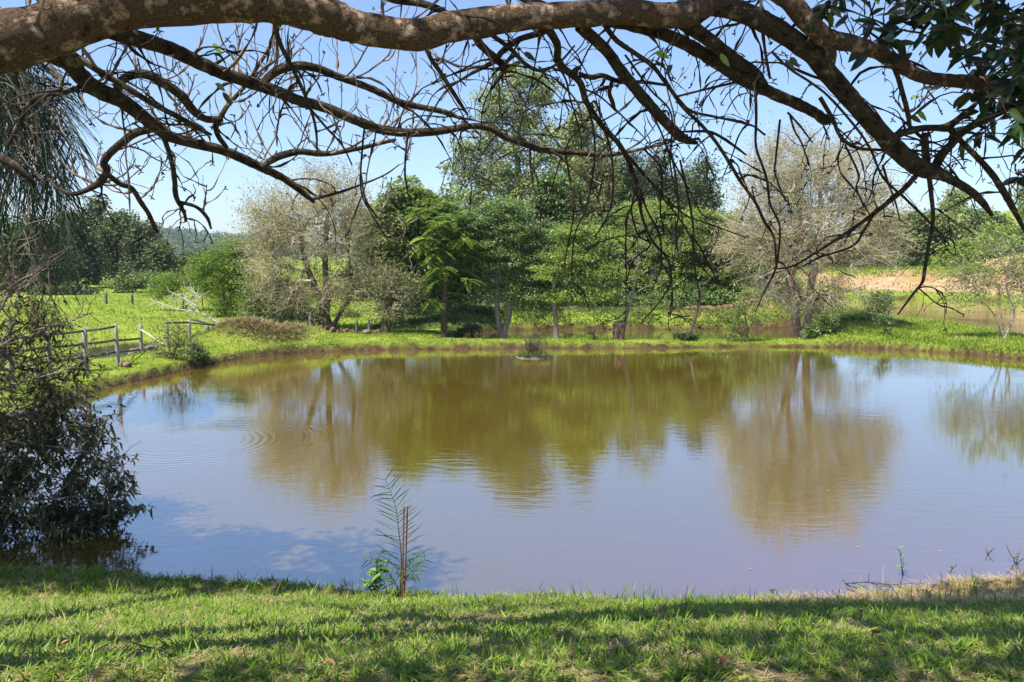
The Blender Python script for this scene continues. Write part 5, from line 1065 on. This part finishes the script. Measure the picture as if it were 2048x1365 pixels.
    Z1 = [(1510, 170, 6, 3.88), (1513, 230, 6, 3.9), (1512, 291, 5, 3.9), (1522, 330, 5, 3.95), (1533, 359, 5, 3.95), (1545, 410, 4.5, 3.95), (1560, 457, 4, 4.0), (1553, 535, 4, 4.0), (1530, 585, 3, 4.0), (1512, 624, 2.5, 4.0)]
    Z2 = [(1330, 160, 7, 3.7), (1365, 212, 7, 3.75), (1400, 250, 7, 3.8), (1434, 287, 7, 3.85), (1466, 335, 7, 3.9), (1482, 365, 6, 3.95), (1510, 405, 6, 3.95), (1530, 440, 6, 3.95), (1550, 477, 5, 4.0), (1553, 530, 4, 4.0)]
    Z3 = [(1360, 264, 4, 3.85), (1416, 264, 6, 3.85), (1450, 280, 6, 3.9), (1492, 310, 4, 3.95)]
    V1 = [(1521, -20, 7, 3.5), (1524, 40, 6, 3.52), (1530, 95, 6, 3.55), (1541, 157, 5, 3.6)]
    V2 = [(1780, 120, 9, 3.75), (1793, 147, 10, 3.8), (1806, 190, 10, 3.85), (1815, 225, 10, 3.9), (1820, 255, 8, 3.92)]
    UP = [(760, -20, 16, 3.3), (783, -2, 15, 3.3), (844, 8, 14, 3.3), (880, 20, 13, 3.28), (905, 36, 10, 3.27)]
    UP2 = [(1020, -30, 22, 3.6), (1060, 2, 20, 3.5), (1090, 12, 14, 3.4)]
    BL = [(60, 290, 12, 4.2), (30, 300, 14, 4.2), (-10, 300, 16, 4.2)]
    BL2 = [(-20, 310, 18, 4.0), (20, 325, 17, 4.0), (50, 350, 13, 4.02), (72, 372, 8, 4.05)]
    BL3 = [(160, 174, 10, 3.25), (145, 180, 10, 3.4), (120, 188, 10, 3.6), (85, 190, 9, 3.8), (58, 210, 9, 3.9), (35, 255, 7, 3.95), (15, 295, 5, 4.0)]
    # drooping bundle right of centre
    DB = []
    for (x0, y0, D0), pl in (((1173, 205, 3.8), [(1185, 260), (1190, 330), (1172, 420), (1150, 470), (1143, 560), (1165, 580), (1180, 620)]), ((1203, 250, 3.85), [(1222, 300), (1225, 380), (1215, 430), (1190, 475)]),
                             ((1244, 298, 3.9), [(1290, 350), (1330, 400), (1360, 440), (1382, 480), (1400, 530), (1440, 570)]), ((1244, 298, 3.9), [(1280, 340), (1320, 385), (1370, 430), (1420, 450), (1490, 475)]),
                             ((1289, 198, 3.76), [(1320, 260), (1345, 320), (1380, 380), (1405, 430), (1430, 440)]), ((1280, 380, 4), [(1292, 420), (1318, 470), (1322, 530), (1310, 560), (1305, 580)]),
                             ((1275, 373, 4), [(1262, 420), (1275, 470), (1300, 490), (1270, 520), (1250, 570)]), ((1289, 300, 4), [(1325, 340), (1322, 420), (1328, 470)]), ((1340, 300, 3.9), [(1353, 350), (1356, 420), (1352, 470), (1358, 520)]),
                             ((1360, 320, 4.1), [(1385, 440), (1385, 520), (1400, 590), (1395, 610)]), ((1382, 470, 4), [(1400, 500), (1420, 535), (1440, 570)]), ((1112, 127, 3.7), [(1130, 160), (1140, 200), (1160, 260), (1165, 300)]),
                             ((1320, 522, 4), [(1340, 560), (1320, 600), (1285, 648)]), ((1130, 305, 4.6), [(1140, 360), (1148, 430), (1135, 500), (1125, 560)]), ((1200, 310, 4.6), [(1203, 360), (1196, 400), (1180, 440)]),
                             ((1060, 292, 4.5), [(1062, 340), (1068, 380), (1076, 420)]), ((730, 248, 4), [(725, 300), (722, 380), (745, 430), (775, 480), (792, 510)]), ((722, 350, 4.2), [(732, 400), (760, 440), (800, 470), (830, 510)]), ((816, 262, 4.1), [(812, 340), (815, 390)]),
                             ((1250, 110, 3.6), [(1300, 180), (1340, 230), (1342, 330), (1365, 440), (1362, 470)]), ((1690, 290, 3.9), [(1720, 350), (1712, 380), (1745, 440)]), ((1765, 330, 3.9), [(1775, 370), (1785, 400), (1800, 440)]),
                             ((1560, 240, 4), [(1552, 320), (1550, 345), (1565, 390), (1580, 410)]), ((1580, 230, 4), [(1590, 260), (1605, 290), (1618, 332)]), ((1575, 225, 4), [(1600, 250), (1625, 285)]), ((1530, 270, 4), [(1500, 250), (1480, 270), (1465, 310), (1447, 360)])):
        DB.append([(x0, y0, 4.6, D0)]+[(x, y, 4.2-2.4*i/len(pl), D0+.02*i) for i, (x, y) in enumerate(pl)])
    spec = [('limb', A, 'limb', .10), ('limb', B, 'branch', .10), ('limb', C, 'limb', .10), ('branch', C2, 'limb', .1), ('branch', Dl, 'branch', .16), ('branch', D2, 'branch', .14), ('branch', E, 'branch', .12), ('branch', F_, 'branch', .12), ('branch', Gb, 'branch', .12), ('branch', H, 'branch', .10)]
    spec += [('branch', q, 'branch', .12) for q in (H2, I_, J, J2, J3, K, K2, L_, L2, Mb, Nb, N2, O, Pb, Q, Q2, R, R2, R3, T, T2, U, U2, Vb, W, Xv, V2, UP, UP2, BL2, BL3, Z2)]
    spec += [('branch', q, 'twig', .2) for q in (H3, S, W2, Yv, Z1, Z3, V1)]+[('branch', q, 'twig', .25) for q in DB]
    paths = {}
    for idx, (nm, pl, mat, lp) in enumerate(spec):
        # break long straight runs with small kinks
        q = [list(p) for p in pl]
        wmax = max(p[2] for p in q)
        if wmax < 8:
            for p in q[1:]: p[0] += rng.normal(0, 1.5); p[3] += rng.normal(0, .03)
        o, pts, r = limb(nm, [tuple(p) for p in q], mat, lp, 22 if wmax > 45 else (14 if wmax > 16 else 8), 8 if wmax > 16 else 6)
        paths[idx] = (o, pts, r, wmax)
    # twigs: sub-parts of their branch
    def knots(k, n, base, tip, amp=.9):
        r = np.linspace(base, tip, k)[None]*np.ones((n, 1)); return r*(1+amp*(rng.random((n, k)) < .3))
    total = 0
    for idx, (o, pts, r, wmax) in paths.items():
        L = np.sum(np.linalg.norm(np.diff(pts, axis=0), axis=1)); left = pts[:, 0].mean() < -.4
        vis = pts[(np.abs(pts[:, 0]) < .75*pts[:, 1])]
        if len(vis) < 2: continue
        dens = 6.0 if wmax > 45 else (11 if wmax > 8 else 4)
        n = max(2, int(L*dens)); k = rng.integers(1, len(pts), n)
        if wmax < 8: n = max(2, int(L*4)); k = rng.integers(1, len(pts), n)
        st = pts[k]; px = st[:, 0]/st[:, 1]
        kp = (px < .05) | (rng.random(n) < .72); k = k[kp]; st = st[kp]; px = px[kp]; n = len(k)
        gA = Geo(); gB = Geo()
        isleft = px < -.10
        # upright pale twigs on the left part, dark drooping ones elsewhere
        up = (rng.random(n) < np.where(isleft, .60, .16))
        for sel, tropv, mat_g, l0, l1, jt in ((up, np.array([0, 0, .13]), gB, .20, .62, .10), (~up, np.array([0, 0, -.09]), gA, .18, .75, .13)):
            s_ = st[sel]
            if len(s_) == 0: continue
            m_ = len(s_); d0 = rng.normal(size=(m_, 3))*np.array([.9, .8, .4])+np.array([.10, .35, .30 if mat_g is gB else .15])
            nseg = 13; seg = rng.uniform(l0, l1, m_)/nseg*(1 if wmax > 12 else .42)
            w = walk(s_, d0, nseg, seg, jt, tropv); b0_ = np.minimum(r[k][sel]*.6, .0048)
            rad = np.linspace(1, .42, nseg+1)[None]*np.maximum(b0_, .0026)[:, None]*(1+.95*(rng.random((m_, nseg+1)) < .24))
            mat_g.add(*tubes(w, rad, 5)); total += m_
            # second order
            s2 = w[:, 2:-1:2].reshape(-1, 3); kk = rng.random(len(s2)) < (.62 if mat_g is gB else .36); s2 = s2[kk]
            if len(s2):
                d2 = rng.normal(size=(len(s2), 3))*.8+(np.array([0, .1, .75]) if mat_g is gB else np.array([.05, .1, -.1]))
                w2 = walk(s2, d2, 7, rng.uniform(.06, .24, len(s2))/7, .24, tropv*1.2); rad2 = np.linspace(.0022, .0014, 8)[None]*(1+.9*(rng.random((len(s2), 8)) < .3)); mat_g.add(*tubes(w2, rad2, 4))
                # bud clusters at the ends
                en = np.concatenate([w2[:, -1], w[:, -1]]); en = en[rng.random(len(en)) < .55]; e3 = np.repeat(en, 3, 0)
                w3 = walk(e3, rng.normal(size=(len(e3), 3)), 2, np.full(len(e3), .008), .2, tropv); mat_g.add(*tubes(w3, np.tile([.0012, .0036, .0015], (len(e3), 1)), 4))
        for g_, mt in ((gA, 'twig'), (gB, 'paletwig')):
            if g_.n: tagit(g_.build('twigs', M[mt], o, True, origin=np.array(root.location)), kind='stuff')
    print('twigs', total)
    # glossy leaves at the upper right, with their own twigs
    def leafspray(name, starts, ends_dir, nseg, l0, l1, per, L0, L1, mat='glossy'):
        w = walk(starts, ends_dir, nseg, rng.uniform(l0, l1, len(starts))/nseg, .2, np.array([.02, 0, -.03]))
        g = Geo(); g.add(*tubes(w, np.tile(np.linspace(.0045, .002, nseg+1), (len(w), 1)), 5)); tw = g.build(name+'_twigs', M['twig'], root, True); tagit(tw, kind='stuff')
        base = np.repeat(w[:, 2:].reshape(-1, 3), per, 0); n = len(base); az = rng.uniform(0, 6.28, n)
        d = unit(np.stack([np.cos(az), np.sin(az), rng.uniform(-1.0, .6, n)], 1)); sd = unit(np.cross(d, [0, 0, 1.0])+rng.normal(size=(n, 3))*.5)
        base = base+d*.012
        g = Geo(); g.add(*strips(base, d, sd, rng.uniform(L0, L1, n), rng.uniform(.42, .55, n)*(L0+L1)/2, rng.normal(size=(n, 3))*.15+np.array([0, 0, -.18]), (0, .12, .3, .5, .7, .87, 1), (.05, .55, .95, 1, .78, .4, .03), rng.random(n), .16)); g.build(name, M[mat], root)
    ns = 190; px = rng.uniform(1640, 2250, ns); py = rng.uniform(-260, 230, ns)
    keep = (py < -40+(px-1640)*.75-rng.random(ns)*60) ; px, py = px[keep], py[keep]
    st = np.array([P(a, b_, d) for a, b_, d in zip(px, py, rng.uniform(3.5, 4.5, len(px)))])
    leafspray('foliage', st, rng.normal(size=(len(st), 3))*.7+np.array([-.2, 0, -.2]), 6, .18, .42, 2, .08, .135)
    px = rng.uniform(1990, 2200, 24); py = rng.uniform(180, 330, 24); st = np.array([P(a, b_, 4.1) for a, b_ in zip(px, py)])
    leafspray('foliage', st, rng.normal(size=(len(st), 3))*.6, 5, .1, .25, 2, .07, .12)
    # stray leaves left hanging on the bare branches
    sp = [(425, 88, 3.4), (1048, 106, 3.5), (1160, 132, 3.7), (1040, 125, 3.5), (430, 168, 3.6), (445, 185, 3.6), (1440, 108, 3.7), (1580, 115, 3.6), (1570, 122, 3.6), (1310, 105, 3.6), (1345, 130, 3.6), (1820, 232, 3.9), (1835, 222, 3.9)]
    b_ = np.array([P(*s) for s in sp]); n = len(b_); az = rng.uniform(0, 6.28, n); d = unit(np.stack([np.cos(az), .3*np.sin(az), rng.uniform(-.8, .1, n)], 1)); sd = unit(np.cross(d, [0, 1.0, .3]))
    g = Geo(); g.add(*strips(b_, d, sd, rng.uniform(.05, .075, n), np.full(n, .026), np.tile([0, 0, -.2], (n, 1)), (0, .2, .5, .8, 1), (.1, .8, 1, .6, .05), np.where(np.arange(n) % 3 == 0, 1.0, .7), .15)); g.build('stray_leaves', M['glossy'], root)
    # rest of the crown, overhead and out of view: it throws the shade on lawn and water
    ns = 980; cx = rng.uniform(-3.4, 2.9, ns); cy = rng.uniform(.7, 3.5, ns); cz = 5.6+rng.uniform(0, .9, ns)
    t_ = (cz-3.75)/SUNV.z; lx = cx-SUNV.x*t_; ly = cy-SUNV.y*t_        # where the shade crosses the level of the great limb
    onlimb = np.abs(ly-(3.05+.2*lx)) < .34
    k = (wob(cx, cy, .9, 5)+wob(cx, cy, .45, 2)*.6 > -.62) & (cx > -3.0+1.1*(cy-1.2)) & (cy < 3.35+.2*wob(cx, cy, .6)) & (~onlimb | (rng.random(ns) < .22))
    c1 = np.stack([cx, cy, cz], 1)[k]
    ns = 420; cx = rng.uniform(-8.4, -2.9, ns); cy = rng.uniform(3.7, 5.5, ns); k = (wob(cx, cy, .8, 1) > -.7) & (cy < 5.4-.25*(cx+5.8)); c2 = np.stack([cx, cy, 5.9+rng.uniform(0, .8, ns)], 1)[k]
    c2 = np.vstack([c2, np.stack([rng.uniform(-7.2, -4.8, 130), rng.uniform(3.9, 5.0, 130), rng.uniform(5.8, 6.6, 130)], 1)])
    c2 = c2[c2[:, 2] > CH+.36*c2[:, 1]]
    hub = np.array([-3.3, 2.2, 4.6]); limb('limb', np.array([[-4.1, 1.65, 2.5, .19], [-3.8, 1.9, 3.6, .14], [-3.3, 2.2, 4.7, .11], [-2.4, 2.6, 5.5, .08]]), 'branch', .1, 12)
    att = np.concatenate([c1, c2]); pos, par, stm, tips = skeleton([np.array([[-3.8, 1.9, 3.6], hub, [-2.4, 2.6, 5.5]]), np.array([[-3.8, 1.9, 3.6], [-4.2, 3.6, 5.0], [-4.2, 5.4, 5.9]])], att, .3, .15, 0)
    cnt = np.zeros(len(pos)); cnt[tips] = 1
    for q in range(len(pos)-1, 0, -1): cnt[par[q]] += cnt[q]
    g = Geo(); g.add(*seg_geo(pos, par, .006*np.maximum(cnt, 1)**.45, np.ones(len(pos), bool), 6)); g.build('overhead_branches', M['branch'], root, True)
    g = Geo(); g.add(*leaf_cloud(c1[c1[:, 0] < -.6], 10, .12, .06, .22, .8, .5)); g.add(*leaf_cloud(c1[c1[:, 0] >= -.6], 17, .12, .06, .24, .8, .5)); g.add(*leaf_cloud(c2, 30, .12, .06, .30, .8, .7)); g.build('crown', M['glossy'], root)
overhang()

# ------------------------------------------------------------------ haze
def haze():
    x0, x1, y0, y1, z0, z1 = -1500, 1500, -80, 1200, -4, 44
    V = np.array([[x, y, z] for x in (x0, x1) for y in (y0, y1) for z in (z0, z1)], float)
    F = np.array([[0, 1, 3, 2], [4, 6, 7, 5], [0, 4, 5, 1], [2, 3, 7, 6], [0, 2, 6, 4], [1, 5, 7, 3]])
    m, nt, o = nmat('haze_air'); v = N(nt, 'ShaderNodeVolumePrincipled'); v.inputs['Color'].default_value = (.80, .90, 1, 1); v.inputs['Density'].default_value = HAZE; v.inputs['Anisotropy'].default_value = .3
    nt.links.new(v.outputs[0], o.inputs['Volume']); tagit(obj('haze', mesh_np('haze', V, [F], m)), 'thin bluish air haze filling the valley', 'haze', kind='stuff')
HAZE = .0004
USE_HAZE = True
if USE_HAZE: haze()
